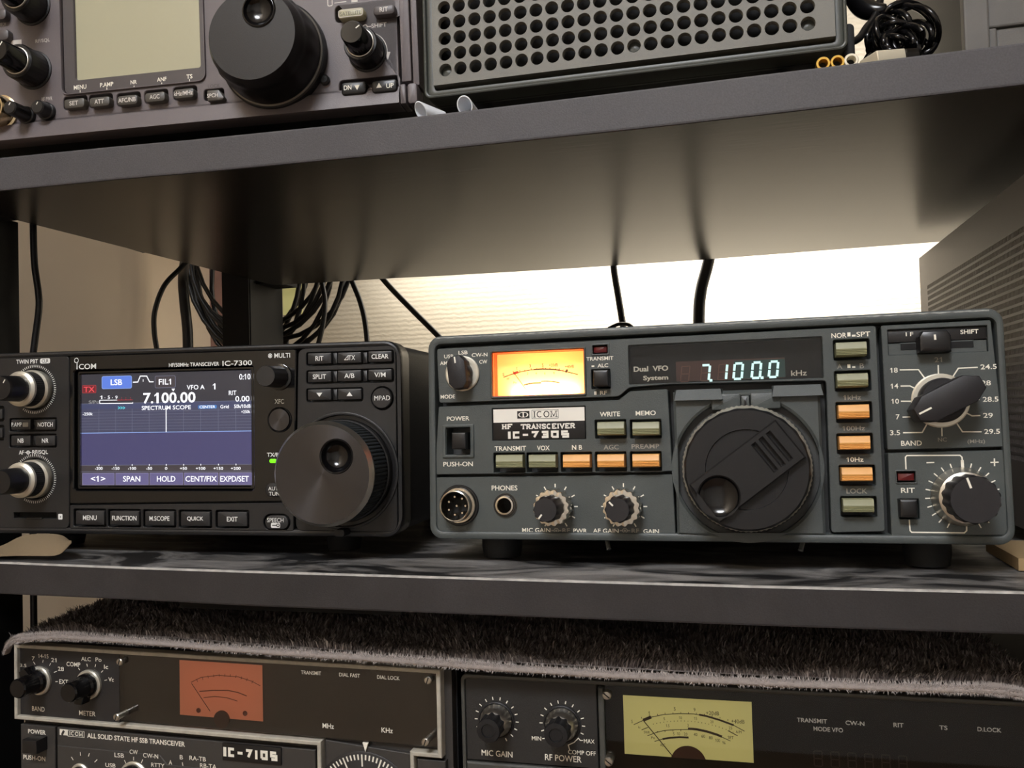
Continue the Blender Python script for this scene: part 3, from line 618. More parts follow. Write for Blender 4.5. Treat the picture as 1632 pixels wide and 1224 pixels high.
# feet and bail legs
for u in (28,213): foot(D,'front_foot',u,-22,1,9.5,BT_LO); foot(D,'rear_foot',u,-240,2,9.5,BT_LO)
for x,y0,y1,dx in ((969,862,875,4),(1278,864,877,-4)):
    a=D.P(x-dx/2,y0,-6);b=D.P(x+dx/2,y1,-6); g=MB(); g.tube([(a[0],a[1],-7),(b[0],b[1],-5)],1.1,M_CHROME,10); D.build('bail_leg',g)
# ================================================================ transceiver with the colour touch screen
M_GLOSS=mat('gloss_black_bezel',(12,12,13),rough=.12,coat=.3)
M_B73=mat('charcoal_panel',(33,32,32),rough=.42,bump=.15,bscale=3000)
M_B73b=mat('charcoal_button',(40,39,39),rough=.38)
M_WH=mat('print_white',(235,235,230),rough=.6)
M_SPUN=mat('spun_dark_aluminium',(84,84,88),rough=.24,metal=1,aniso=.85)
def spun(m,cx,cy,off):
    """circular lathe marks: tangent runs round the knob axis"""
    nt=m.node_tree; b=nt.nodes['Principled BSDF']; tg=nt.nodes.new('ShaderNodeTangent'); tg.direction_type='RADIAL'; tg.axis='Y'; b.inputs['Anisotropic Rotation'].default_value=.25; nt.links.new(tg.outputs[0],b.inputs['Tangent'])
spun(M_SPUN,0,0,0)
D=Dev('radio_transceiver','black radio transceiver with glowing colour touch screen and large spun-metal dial','radio',(-395.2,376.6,-59.6),3.66,-.4,.6,off=(120,120,-11))
W_,H_=240,94
e=D.P(641,857); off_u=e[0]-W_
def U(u): return u+off_u
cxp=U(W_/2); cyp=e[1]+H_/2
c=MB(); c.slab(cxp,cyp,W_-2,H_-3,5,-235,-12,M_CASE,1.5,True); 
D.build('case',c)
f=MB()
f.prism(rrect(cxp,cyp,W_,H_,8,6),-14,-5,M_B73,0,True)
f.ringP(rrect(cxp,cyp,W_,H_,8,6),rrect(cxp+.3,cyp+.4,W_-3.4,H_-6.5,7,6),-5.01,0,M_B73,1.6)
X0,Y0=cxp-W_/2,cyp-H_/2
# LCD frame plane sits 3 mm back
lcd_u0=D.P(129.8,685,-3)[0]; lw=95.0; lv0=(D.P(131,773,-3)[1]+D.P(402,774.5,-3)[1])/2; lh=(D.P(130,597,-3)[1]+D.P(402,590,-3)[1])/2-lv0
lcd=(lcd_u0+lw/2,lv0+lh/2)
bez=[D.P(113,558),D.P(460,549),D.P(462,798),D.P(116,803)]
# left control field, screen bezel, right control field
wl=[D.R(52.4,676.8,75,21,0,.8,3),D.R(52.4,702.5,75,21,0,.8,3),D.R(-12,660,36,24,0,.8,3),D.R(-12,690,36,24,0,.8,3),D.R(55.5,821.5,68,9,0,.2,2)]
pl=fillet([(X0+2.4,Y0+2.8),(D.P(110,800)[0],Y0+2.8),(D.P(110,800)[0],Y0+H_-2.6),(X0+2.4,Y0+H_-2.6)],3)
ctw=D.P(55,620.5); caf=D.P(55,763)
f.plate(pl,wl+[circ(*ctw,10.6,40),circ(*caf,10.6,40)],-5,0,M_B73,.3)
pc=[(D.P(111,800)[0],D.P(111,803)[1]),(D.P(470,800)[0],D.P(470,799)[1]),(D.P(472,555)[0],Y0+H_-2.6),(D.P(111,555)[0],Y0+H_-2.6)]
inner=rrect(lcd[0]+.2,lcd[1],lw+4.5,lh+4.2,1.5,4)
f.plate(fillet(pc,1.2),[inner]+[],-5,.35,M_GLOSS,.5)
f.plate(rrect(lcd[0]+.2,lcd[1],lw+4.4,lh+4.1,1.5,4),[rrect(lcd[0],lcd[1],lw,lh,.3,4)],-5,-1.7,M_GLOSS,.6)
# lower strip with function keys
ps=[(D.P(111,804.5)[0],Y0+2.8),(D.P(468,855)[0],Y0+2.8),(D.P(468,801)[0],D.P(468,801)[1]),(D.P(111,804.5)[0],D.P(111,805)[1])]
keys=[(143,825.2,45.5,23,'MENU',22,7.5),(198,825.8,46.5,23,'FUNCTION',39,7.5),(254,826.3,46.5,23,'M.SCOPE',32,7.5),(311,827,46.5,23,'QUICK',26,7.5),(370,827.4,47,23,'EXIT',17,7.5)]
f.plate(fillet(ps,.8),[D.R(x,y,w+6,h+5,0,.8,3) for x,y,w,h,*_ in keys]+[D.R(441,832.5,42,26,0,3.8,6)],-5,0,M_B73,.3)
# right field
cdm=D.P(546,750); rf=[(D.P(471,850)[0],Y0+2.8),(X0+W_-2.2,Y0+2.8),(X0+W_-2.2,Y0+H_-2.6),(D.P(475,550)[0],Y0+H_-2.6)]
grid=[(509,571.2,'RIT',12.5,7.5),(556.7,570,None,0,0),(605.5,568,'CLEAR',27,7.5),(509,600.3,'SPLIT',21,7.5),(556.7,598.8,'A/B',16,7.5),(605.5,597.3,'V/M',18,7.5),(509,628.9,None,0,0),(557,628.2,None,0,0)]
cmp_=D.P(609.3,634.6)
gw=[D.R(557.2,570.5,139,21,0,1,4),D.R(557.2,599.5,139,21,0,1,4),D.R(533,629.2,90,21,0,1,4)]
f.plate(fillet(rf,4),gw+[circ(*cmp_,5.6,32),circ(*cdm,27,72)],-5,0,M_B73,.3)
# pit around the dial and its raised lip
f.ringP(circ(*cdm,28.3,72),circ(*cdm,26.8,72),-1,.9,M_B73,.4)
for x,y in ((533,571),(581,570),(533,600),(581,599),(533,629)): q=D.P(x,y); f.slab(q[0],q[1],2.2,5.2,.2,-5,-.8,M_B73,.2)
q=D.P(53.5,676.8); f.slab(q[0],q[1],2,5,.2,-5,-.8,M_B73,.2); q=D.P(53.5,702.5); f.slab(q[0],q[1],2,5,.2,-5,-.8,M_B73,.2)
T=lambda s,x,y,w,h,m=M_WH,b=.0,ww=.08: D.T(f,s,x,y,w,h,m,ww,b or .014)
for a in (('TWIN PBT',43.2,576.2,34.5,6.6),('AF',34,721.2,8,6.5),('RF/SQL',64,721,25,7.5)): T(*a)
q=D.P(45,721.2); f.line(circ(q[0],q[1],.8,12),.5,.08,M_WH,True); f.line([(q[0]-2,q[1]),(q[0]+2,q[1])],.35,.08,M_WH)
q=D.R(72,575.2,16,8,0,.8,3); f.add([(a,b,.08) for a,b in q],[tuple(range(len(q)))],M_WH); T('CLR',72,575.2,11,5.5,M_BLK,0,.12)
q=D.R(96.3,823.5,6.8,9,0,.4,2); f.add([(a,b,.08) for a,b in q],[tuple(range(len(q)))],M_WH); T('I',96.3,823.8,1.2,2.6,M_BLK,.05,.12)
for c_ in (ctw,caf):
    for i in range(60):
        a=math.radians(-118+i*5.2) if c_ is caf else math.radians(-122+i*5.2)
        if -2.2<math.radians(0)<9: f.line([(c_[0]+r*math.cos(a),c_[1]+r*math.sin(a)) for r in (11.5,12.7)],.3,.08,M_WH)
g_=.45
for a in (('HF/50MHz TRANSCEIVER',309,580.8,80,6.2,M_WH,0,g_),('COM',139.4,584,27.5,8.6,M_WH,.012,g_),('MULTI',449.8,566.5,25,7.5,M_WH,0,g_),('XFC',445,639.8,15,7.5,M_WH,0,g_),('TX/RX',438.5,724.7,26,6.5,M_WH,0,g_)): T(*a)
q=D.P(122.8,583.4,g_); f.line([(q[0],q[1]-1.7),(q[0],q[1]+1.7)],.45,g_,M_WH); q=D.P(121.8,574.4,g_); f.line(circ(q[0],q[1],1.15,16),.35,g_,M_WH,True)
a=D.P(378,578.6,g_); W,H=D.W(378,578.6,46,8.2); D.T(f,'IC-7300',378,578.6,47,8.2,M_WH,g_,.012)
q=D.P(430.5,567,g_); f.line(circ(q[0],q[1],.95,16),.35,g_,M_WH,True); f.line(circ(q[0],q[1],.3,8),.5,g_,M_WH,True)
q=D.P(478,558,.0)
D.build('front_panel',f)
# touch screen with its picture (lit display)
E_BG=emis('screen_top_dark',(52,52,62),1); E_SC=emis('screen_scope_band',(70,72,98),1); E_WF=emis('screen_waterfall_blue',(72,70,112),1); E_W=emis('screen_white',(250,250,255),1.3); E_GR=emis('screen_grid',(112,114,136),1); E_BL=emis('screen_blue_key',(92,128,224),1.05); E_BL2=emis('screen_blue_rim',(150,180,240),1)
E_KEY=emis('screen_violet_key',(104,98,142),1); E_KEYH=emis('screen_violet_key_edge',(140,136,176),1); E_RD=emis('screen_red',(180,50,60),1); E_RDD=emis('screen_dark_red',(110,34,42),1); E_CY=emis('screen_cyan',(90,225,235),1.1); E_BAR=emis('screen_title_bar',(66,72,106),1); E_AX=emis('screen_axis_band',(66,60,66),1); E_CEN=emis('screen_centre_tag',(60,120,190),1.1)
g=MB(); sw=-3.0
def LQ(x0,y0,x1,y1,m,dz=0):  # screen pixels 480x272 from top left
    u0=lcd[0]-lw/2;v0=lcd[1]+lh/2;k=lw/480.0;kv=lh/272.0
    g.add([(u0+a*k,v0-b*kv,sw+dz) for a,b in ((x0,y1),(x1,y1),(x1,y0),(x0,y0))],[(0,1,2,3)],m)
def LP(x,y): return (lcd[0]-lw/2+x*lw/480,lcd[1]+lh/2-y*lh/272)
def S2(xv,yv): # from the enlarged view of the photo to local coordinates
    return D.P(110+xv/5.1,550+yv/5.1,sw)
g.slab(lcd[0],lcd[1],lw+1,lh+1,0,sw-2,sw-.05,M_HOLE)
LQ(0,0,480,72,E_BG); LQ(0,72,480,86,E_BAR,.01); LQ(0,86,480,143,E_SC,.01); LQ(0,143,480,222,E_WF,.01); LQ(0,222,480,240,E_AX,.01); LQ(0,240,480,272,E_AX,.01)
LQ(0,143,480,144.6,E_BL2,.03); LQ(0,222,480,223,E_GR,.03); LQ(0,238,480,239,E_GR,.03); LQ(0,71.5,480,72.5,E_GR,.03)
def snapx(xv): return (S2(xv,700)[0]-(lcd[0]-lw/2))/lw*480
tx=[snapx(x) for x in (243,379,513,652,790,931,1070,1214,1356)]
for x in tx: LQ(x-.5,86,x+.5,143,E_GR,.02); LQ(x-1,220.5,x+1,224.5,E_W,.04)
for i in range(1,8): LQ(0,86+7.1*i-.35,480,86+7.1*i+.35,E_GR,.02)
LQ(tx[4]-1.2,86,tx[4]+1.2,144,E_W,.05)
kx=[snapx(x) for x in (105,373,650,930,1216)]+[480]
for i in range(5): LQ(kx[i]+1.5,241.5,kx[i+1]-1.5,270.5,E_KEYH,.02); LQ(kx[i]+2.5,242.7,kx[i+1]-2.5,269.5,E_KEY,.03)
ST=lambda s,x,y,w,h,m=E_W,b=.012:(lambda c,W:g.text(s,c[0],c[1],W[0],W[1],sw+.1,m,b))(S2(x,y),D.W(110+x/5.1,550+y/5.1,w/5.1,h/5.1,sw))
for i,(s,x,w) in enumerate((('<1>',237,118),('SPAN',510,140),('HOLD',790,150),('CENT/FIX',1074,255))): ST(s,x,1087,w,46)
for s,x,w in (('-200',243,62),('-150',379,64),('-100',513,66),('-50',652,48),('0',790,20),('+50',931,58),('+100',1070,78),('+150',1214,78),('+200',1356,80)): ST(s,x,1002,w,24)
ST('-250k',153,560,82,24); ST('SPECTRUM SCOPE',790,508,400,34); ST('Grid',1265,500,70,28); ST('7.100.00',815,428,425,88,E_W,.02); ST('VFO A',1030,342,145,38); ST('1',1180,336,22,48); ST('RIT',1330,388,62,36); ST('0.00',1410,436,115,46); ST('FIL1',780,298,100,46)
c_=S2(388,303); 
def RB(x,y,w,h,r,m,dz):
    c=S2(x,y);W=D.W(110+x/5.1,550+y/5.1,w/5.1,h/5.1,sw); q=rrect(c[0],c[1],W[0],W[1],r,4); g.add([(a,b,sw+dz) for a,b in q],[tuple(range(len(q)))],m)
RB(388,303,245,105,1,E_BL2,.03); RB(388,303,238,98,.9,E_BL,.04); ST('LSB',386,302,92,48); RB(782,298,168,100,.8,E_GR,.03); RB(782,298,160,92,.7,E_AX,.04)
RB(165,358,112,64,.4,E_RD,.03); RB(165,358,104,56,.3,E_RDD,.04); ST('TX',165,360,88,44,emis('screen_bright_red',(235,80,90),1.1))
ST('S/Po',205,463,88,26,mat('screen_grey_text',(20,20,20),emit=(150,150,150))); RB(1125,502,152,30,.5,E_CEN,.03); ST('CENTER',1125,502,128,22)
SL=lambda pts,wd,m=E_W:g.line([S2(*p) for p in pts],wd,sw+.07,m)
SL([(520,302),(560,300),(580,252),(632,252),(655,298),(688,298)],.5); SL([(603,298),(603,278)],.3)
SL([(250,448),(392,447)],.35); SL([(392,447),(518,445)],.35,E_RD); SL([(250,475),(518,472),(518,464)],.4); SL([(250,448),(250,475)],.4)
for i,s in enumerate('1.5.9'): ST(s,262+i*31,425 if s!='.' else 428,18 if s!='.' else 5,28 if s!='.' else 6,E_W,0)
for x in (428,463,500): ST('.',x,427,6,6,E_RD,0); SL([(x,447),(x,436)],.3,E_RD)
for x in (408,428,448): ST('>',x,510,18,24,E_CY,.02)
q=S2(848,367); g.add([(q[0]-1,q[1]+.8,sw+.08),(q[0]+1,q[1]+.8,sw+.08),(q[0],q[1]-.6,sw+.08)],[(0,2,1)],E_W)
# right edge of the picture: text running to the end of the screen
u1=lcd[0]+lw/2
def STR(s,xleft,y,h,b=.012):
    c=S2(xleft,y); H=D.W(300,650,10,h/5.1,sw)[1]; V,F,asp=glyphs(s,b); W=H*asp*.92; W=min(W,u1-.4-c[0]); g.text(s,c[0]+W/2,c[1],W,H,sw+.1,E_W,b)
STR('0:10',1384,258,46); STR('50k/10dB',1342,498,30); STR('+250k',1400,542,24); STR('EXPD/SET',1230,1087,46)
D.build('touch_screen',g,None,0,'lit colour touch screen with spectrum display')
g=MB(); g.slab(lcd[0],lcd[1],lw,lh,0,-2.5,-2.2,glass('screen_glass',(1,1,1),.9,.03)); D.build('screen_glass',g)
# keys
for x,y,w,h,s,tw,th in keys: sq_button(D,x,y,w,h,1.3,-5,.5,M_B73b,.5,'function_key',s,th,M_WH,tw)
for x,y,s,tw,th in grid:
    ex=None
    if s is None:
        def ex(b,x=x,y=y):
            if x>550 and y<600: D.T(b,'TX',560.5,570,10.5,7.5,M_WH,1.36,0); q=D.P(552,570,1.36); b.line([(q[0]-.9,q[1]-1),(q[0]+.9,q[1]-1),(q[0]+.9,q[1]+1)],.3,1.36,M_WH,True)
            else:
                k=1 if x>550 else -1; q=D.P(x,y,1.36); b.add([(q[0]-1.5,q[1]-k*.9,1.36),(q[0]+1.5,q[1]-k*.9,1.36),(q[0],q[1]+k*1.1,1.36)],[(0,1,2) if k>0 else (0,2,1)],M_WH)
    sq_button(D,x,y,37.5,17.3,1.3,-5,.5,M_B73b,.5,'push_button',s,th,M_WH,tw,extra=ex)
for x,y,s,tw in ((32.9,676.6,'P.AMP',17,),(72,676.6,'NOTCH',24),(32.9,702.3,'NB',9.5),(72,702.3,'NR',10.5),(-12,660,None,0),(-12,690,None,0)):
    ex=(lambda b:(lambda q:b.add([(a,c,1.36) for a,c in q],[tuple(range(len(q)))],M_PRINT_G))(D.R(40.5,676.8,9,7,1.36,.4,2))) if s=='P.AMP' else None
    sq_button(D,x-(4 if s=='P.AMP' else 0)*0,y,31,16.5,1.3,-5,.5,M_B73b,.5,'push_button',None if s=='P.AMP' else s,7,M_WH,tw,extra=(lambda b,ex=ex:(ex(b),D.T(b,'P.AMP',26.5,676.7,16,6.6,M_WH,1.36,0))) if ex else None)
b=MB(); b.lathe(*cmp_,[(5.0,-5),(5.0,1),(4.6,1.4)],M_B73b,36); D.T(b,'MPAD',609,634.3,25,7.5,M_WH,1.46,0); D.build('round_button',b)
def ks(b):
    q=D.R(439.2,837.3,14.5,8,1.3,.5,2); b.add([(a,c,1.38) for a,c in q],[tuple(range(len(q)))],M_WH); q=D.P(443,837.3,1.4); b.line(circ(q[0],q[1],.7,10),.4,1.44,M_BLK,True); b.line([(q[0]-.7,q[1]),(q[0]-3,q[1])],.4,1.44,M_BLK)
b=MB(); q=D.R(440.6,832.6,37,22,1.2,3.2,6); b.prism(q,-5,1.2,M_B73b,.5); D.T(b,'SPEECH',438.8,829,26,6.8,M_WH,1.3,0); ks(b); D.build('speech_button',b)
b=MB(); q=D.R(443.5,781,42,23,.7,3.6,6); b.prism(q,-1,.9,M_BLK,.3); q=D.R(443.5,781,39,20.5,.7,3.2,6); b.prism(q,-1,1.2,M_B73b,.4); D.T(b,'AUTO',438.5,778.7,22,6,M_WH,1.3,0); D.T(b,'TUNER',442,787,27,6,M_WH,1.3,0); D.build('tuner_button',b)
b=MB(); q=D.R(435,734.7,11.5,6.5,.6,.9,4); b.prism(q,.2,.8,emis('lit_green_lamp',(120,235,20),1.3),.2); D.build('indicator_lamp',b,label='lit green transmit lamp')
g=MB(); g.slab(D.P(55.5,821.5)[0],D.P(55.5,821.5)[1],24,2.6,0,-5,-3.8,M_HOLE); g.slab(D.P(55,826)[0],D.P(55,826)[1],9,.9,.3,-1,.4,M_B73,.2); D.build('memory_card_slot',g)
# twin concentric knobs
for c_,a in ((ctw,1.0),(caf,2.4)):
    g=MB(); g.lathe(*c_,[(9.9,-2),(9.9,2.4),(9.0,3.4)],M_SILVER,64,cap1=False); g.lathe(*c_,[(9.0,3.4),(9.0,9.4)],M_BLK,144,flute=48,fa=.035,cap1=False); g.lathe(*c_,[(9.0,9.4),(8.9,10.6),(7.5,11.6),(7.0,11.6)],M_SILVER,64)
    k=D.build('dual_knob',g,None,35)
    g=MB(); g.lathe(*c_,[(6.6,11),(6.2,22.4),(5.6,23.4),(.01,23.4)],M_BLK,48,cap1=False); g.line([(c_[0]+r*math.cos(a),c_[1]+r*math.sin(a)) for r in (3,5)],.5,23.5,M_PRINT); D.build('inner_knob',g,k,35)
cmk=D.P(445.5,601); g=MB(); g.lathe(*cmk,[(6.6,.2),(6.6,1),(6.2,1.2)],M_GLOSS,48); g.lathe(*cmk,[(5.4,.3),(5.1,14),(4.7,15),(.01,15)],M_B73b,84,flute=12,fa=.04,flat=lambda w:w<14.5,cap1=False); D.build('multi_knob',g,None,35)
cxf=D.P(446.3,669); g=MB(); g.lathe(*cxf,[(6.3,.2),(6.3,.8),(5.9,1.1),(5.5,.8)],M_GLOSS,48,cap1=False); g.V=[(a,b,c) for a,b,c in g.V]
k=D.build('function_dial_rim',g,None,35)
def spunpart(D,name,c_,prof,parent,extra=None,m=None,n=96):
    """lathe part whose own origin is on the knob axis, so its circular grain follows the axis"""
    g=MB(); g.lathe(0,0,prof,m or M_SPUN,n,cap1=False)
    o=finish(name,[(u/1000,-w/1000,v/1000) for u,v,w in g.V],g.F,g.M,g.mats,parent,35)
    o.location=((c_[0]-D.off.x)/1000,-D.off.y/1000,(c_[1]-D.off.z)/1000); return o
spunpart(D,'function_dial',cxf,[(5.4,.4),(5.3,1.1),(.01,1.1)],k)
# main dial
g=MB(); g.lathe(*cdm,[(26.6,-4.5),(26.6,-1),(25,-1)],M_BLK,72,cap1=False); g.lathe(*cdm,[(24.6,-1),(24.6,3),(24.0,3.5)],M_B73,72,cap1=False)
g.lathe(*cdm,[(24.0,3.5),(24.0,19),(23.6,20.2)],mat('grip_rubber',(40,44,46),rough=.6),240,flute=80,fa=.028,cap1=False)
for (r0,w0,r1,w1) in ((23.7,20.2,24.2,22.6),(24.2,22.6,22.6,25.0)): g.lathe(*cdm,[(r0,w0),(r1,w1)],M_ALU,96,cap1=False)
k=D.build('tuning_dial',g,None,35)
fd=D.P(535.9,727.3,25)
def ringdisc(name,c_,R,hc,hr,w,parent,n=128):
    V=[];F=[];hx,hy=hc
    for i in range(n):
        a=2*PI*i/n
        # ring between dimple circle and rim, sampled radially from the axis, leaving the dimple hole by clipping
        V.append((R*math.cos(a)/1000,-w/1000,R*math.sin(a)/1000))
    for i in range(n):
        a=2*PI*i/n; V.append(((hx+hr*math.cos(a))/1000,-w/1000,(hy+hr*math.sin(a))/1000))
    for i in range(n): j=(i+1)%n; F.append((i,j,n+j,n+i))
    o=finish(name,V,F,[0]*len(F),[M_SPUN],parent,0); o.location=((c_[0]-D.off.x)/1000,-D.off.y/1000,(c_[1]-D.off.z)/1000); return o
dcn=cdm
ringdisc('spun_face',dcn,22.6,(fd[0]-dcn[0],fd[1]-dcn[1]),8.1,25.0,k)
g=MB(); g.lathe(fd[0],fd[1],[(8.1,25),(7.7,25.5),(7.2,25.2),(6.9,24)]+[(6.9*math.cos(i*PI/22),24-4.4*math.sin(i*PI/22)) for i in range(1,10)]+[(.01,19.6)],MATS['glossy_black'],48,cap1=False); D.build('finger_dimple',g,k,60)
g=MB(); q=D.P(543,849,6); g.slab(q[0],q[1],5,3.5,1.2,-1,8,M_B73,.4); D.build('drag_lever',g)
for u in (40,200): foot(D,'front_foot',U(u),-28,Y0+1,9,BT_LO); foot(D,'rear_foot',U(u),-205,Y0+1.5,9,BT_LO)
# ================================================================ large grey transceiver on the upper board
M_B91=mat('taupe_grey_panel',(100,92,93),rough=.42,bump=.2,bscale=2500,var=.05,vscale=50)
M_B91d=mat('dark_taupe_bezel',(76,70,70),rough=.4,bump=.1,bscale=2500)
M_KEYD=mat('dark_olive_key',(74,70,64),rough=.4); M_LCD=mat('grey_green_display',(158,154,130),rough=.25,coat=.5,emit=(120,118,92),es=.3)  # display face has a weak emission
M_KEYY=mat('yellow_grey_key',(170,164,132),rough=.4); M_PRL=mat('pale_print',(205,198,190),rough=.6)
e=onY(646,168,374)
D=Dev('radio_transceiver','large taupe-grey radio transceiver with pale display and tall black tuning dial','radio',e,6,0,-.8,off=(-157,170,-13.5))
def UV(x,y,w=0): return D.P(x,y,w)
HT=116; LX=-315+8; RX_=8
c=MB(); c.box((LX+2,3,-290),(RX_-2,HT,-11),M_CASE); D.build('case',c,smooth=0)
f=MB()
# flat face with openings, and a lower lip that flares forward
seam=9.0
wellb=[(120,163.5,38,21),(160.5,160.5,38,21),(205,158,38,21),(249,153.5,38,21),(295,148,38,21)]
face=[(LX+1,seam+.5),(RX_-10.5,seam+.5),(RX_-10.5,HT),(LX+1,HT)]
e1=D.P(588,139); e2=D.P(590,18)
lo_=D.P(122,128,-1); lr=D.P(320,110,-1); lcdP=[(lo_[0],lo_[1]),(lr[0],lo_[1]),(lr[0],lo_[1]+58),(lo_[0],lo_[1]+58)]
bz0=D.P(101,151); bz1=D.P(327,128)
bzP=rrect((bz0[0]+bz1[0])/2,bz0[1]+38.5,bz1[0]-bz0[0],77,3,5)
f.plate(face,[D.R(x,y,w,h,0,1.6,4) for x,y,w,h in wellb]+[D.R(341,150.5,32,18,0,1.4,4),D.R(588.5,138.5,96,29,0,2,4),D.R(586,17.5,104,27,0,2,4),bzP],-8,0,M_B91,.3)
f.box((LX+1,2,-10.5),(RX_-9,HT,-8),M_B91d)
f.plate(bzP,[rrect((lcdP[0][0]+lcdP[1][0])/2,lcdP[0][1]+29,lcdP[1][0]-lcdP[0][0],58,1.2,4)],-8,-.6,M_B91d,.5)
f.ringP(inset(bzP,-.7),bzP,-2,1.1,M_B91,.5)
# lower lip
L=[]
for u in (LX,RX_-10):
    L.append([(u,seam,-8),(u,seam,.4),(u,seam-.8,1.6),(u,seam-4.5,2.8),(u,.4,3.4),(u,0,2.6),(u,0,-8)])
f.loops(L,M_B91)
# right end strip
f.slab(RX_-6.9,HT/2+5,4.6,HT-12,.6,-8,.2,M_B91,.5); f.slab(RX_-2.6,HT/2+4,3.0,HT-10,.6,-10,-.6,M_B91,.5); f.slab(RX_-4,4.6,4.6,9.5,1.5,-9,2.2,M_B91,.8); f.slab(RX_-8.3,4.6,2.6,9,.5,-9,2.4,M_B91,.5)
T=lambda s,x,y,w,h,m=M_PRL,b=.01,ww=.07: D.T(f,s,x,y,w,h,m,ww,b)
for a in (('MENU',127.6,138.8,20,7,M_PRINT,.02,-.5),('P.AMP',170,134.7,21,7,M_PRINT,.02,-.5),('NR',213,130.9,10,6.5,M_PRINT,.02,-.5),('ANF',257.7,126.3,15,6.5,M_PRINT,.02,-.5),('TS',301.9,121.8,9.5,7,M_PRINT,.02,-.5),('SHIFT',604,40,24,7),('LOCK',341,137,19,6,M_B91d),('RF PWR',75,157.5,17,6),('RF/SQL',68,65,23,6.5),('NOTCH',2,39,14,6)): T(*a)
for x,y in ((127.6,146.5),(170.3,142.3),(213.6,139.5),(257.7,134.5),(302,129)):
    D.L(f,[(x,y-3),(x+.1,y+3.2)],.4,M_PRINT,-.5)
q=D.R(26.5,68,16,8.5); f.add([(a,b,.07) for a,b in q],[(0,1,2,3)],M_PRL)
q=D.P(582,43); f.line(circ(q[0],q[1],1,14),.4,.07,M_PRL,True); f.line([(q[0]+1,q[1]),(q[0]+3,q[1])],.35,.07,M_PRL)
q=D.P(550,-3); f.line([D.P(533,5),D.P(552,2.5)],.35,.07,M_PRL); f.line([D.P(560,2),D.P(570,1)],1.2,.07,M_PRL); q=D.R(526,4,7,11,0,.5,2); f.line(q,.4,.07,M_PRL,True)
cs=D.P(586,84)
f.line([(cs[0]+9.2*math.cos(a),cs[1]+9.2*math.sin(a)) for a in [math.radians(x) for x in range(-15,75,6)]],.5,.07,M_PRL)
q=(cs[0]+9.6,cs[1]-2); f.add([(q[0]-1.2,q[1]+1.6,.08),(q[0]+1.2,q[1]+1.2,.08),(q[0]-.2,q[1]-2.4,.08)],[(0,2,1)],M_PRL)
D.build('front_panel',f)
g=MB(); g.prism(rrect((lcdP[0][0]+lcdP[1][0])/2,lcdP[0][1]+29,lcdP[1][0]-lcdP[0][0]+1,59,1.2,4),-7.5,-1.6,M_LCD); D.build('display_screen',g)
for x,y,s,tw,m in ((117.5,164.6,'SET',14,M_KEYD),(158,162,'ATT',15,M_KEYD),(202.3,159.5,'AFC/NB',28,M_KEYD),(246.2,154.5,'AGC',16,M_KEYD),(292.2,148.8,'kHz/MHz',30,M_KEYD)):
    sq_button(D,x,y-.4,33,16,3.6,-8,1.0,m,1.6,'push_button',s,7,M_PRL,tw,n=4)
b=MB(); P=[D.P(x,y,3) for x,y in ((329,143.5),(348,142),(357,155),(355,159),(330,161.5))]; b.prism(fillet(P,.8),-8,3,M_KEYD,.8); D.T(b,'SPCH',338.5,152,17,6.5,M_PRL,3.06,.01); D.build('speech_button',b)
def sat(b): 
    D.T(b,'SATELLITE',558.6,20.8,33,6,M_KEYD,4.06,.0); q=D.R(558.6,20.5,38,11,4,.8,3); b.line(q,.3,4.05,M_PRL,True)
sq_button(D,558.8,20.3,42,17,4,-8,1.2,M_KEYY,1.8,'satellite_button',n=4,extra=sat)
sq_button(D,611.5,14.8,35,17,4,-8,1.2,M_B91d,1.8,'offset_button','RIT',7.5,M_PRL,13,n=4)
for x,y,s,k in ((563,139.6,'DN',-1),(612,136.3,'UP',1)):
    def ar(b,x=x,y=y,k=k,s=s):
        D.T(b,s,x-k*-9.5 if k>0 else x-9,y,12,7.5,M_PRINT,3.56,.01); q=D.P(x+(6 if k<0 else -8),y-.3,3.56); b.add([(q[0]-1.3,q[1]-k*1.1,3.56),(q[0]+1.3,q[1]-k*1.1,3.56),(q[0],q[1]+k*1.2,3.56)],[(0,1,2) if k>0 else (0,2,1)],M_PRINT)
    sq_button(D,x,y,40,20,3.5,-8,1.0,M_BLK,1.6,'step_button',n=4,extra=ar)
for x,y in ((2,55),(-2,22)): sq_button(D,x,y,22,18,3.5,-1,1.0,M_B91d,2,'push_button',n=4)
# dial
M_DIAL=mat('dial_black',(21,19,20),rough=.4,spec=.4,bump=.1,bscale=3000)
cdl=D.P(440,92); g=MB()
g.lathe(*cdl,[(25.3,.2),(25.3,4.5),(24.6,5)],M_BLKM,96,cap1=False); g.lathe(*cdl,[(24.6,5),(23.9,5.4),(23.9,6)],mat('dark_steel_ring',(110,108,104),rough=.35,metal=.8),96,cap1=False)
g.lathe(*cdl,[(23.9,6),(23.6,16),(22.6,17.5),(22.2,19.5),(21.9,22.5),(20.6,24.6),(20.3,25.6),(20,26.2)],M_DIAL,144,flute=18,fa=.02,flat=lambda w:6.5<w<16.5,cap1=False)
qd=D.P(412.5,16,26.2); g.offdisc(cdl,20,qd,7.8,26.2,M_DIAL)
k=D.build('tuning_dial',g,None,35)
q=D.P(412.5,16,26.2); g=MB(); g.lathe(q[0],q[1],[(7.8,26.2),(7.5,26.8),(7.0,26.9),(6.7,26.3)]+[(6.7*math.cos(i*PI/22),26.3-3.6*math.sin(i*PI/22)) for i in range(1,10)]+[(.01,22.7)],MATS['glossy_black'],48,cap1=False)
D.build('finger_dimple',g,k,60)
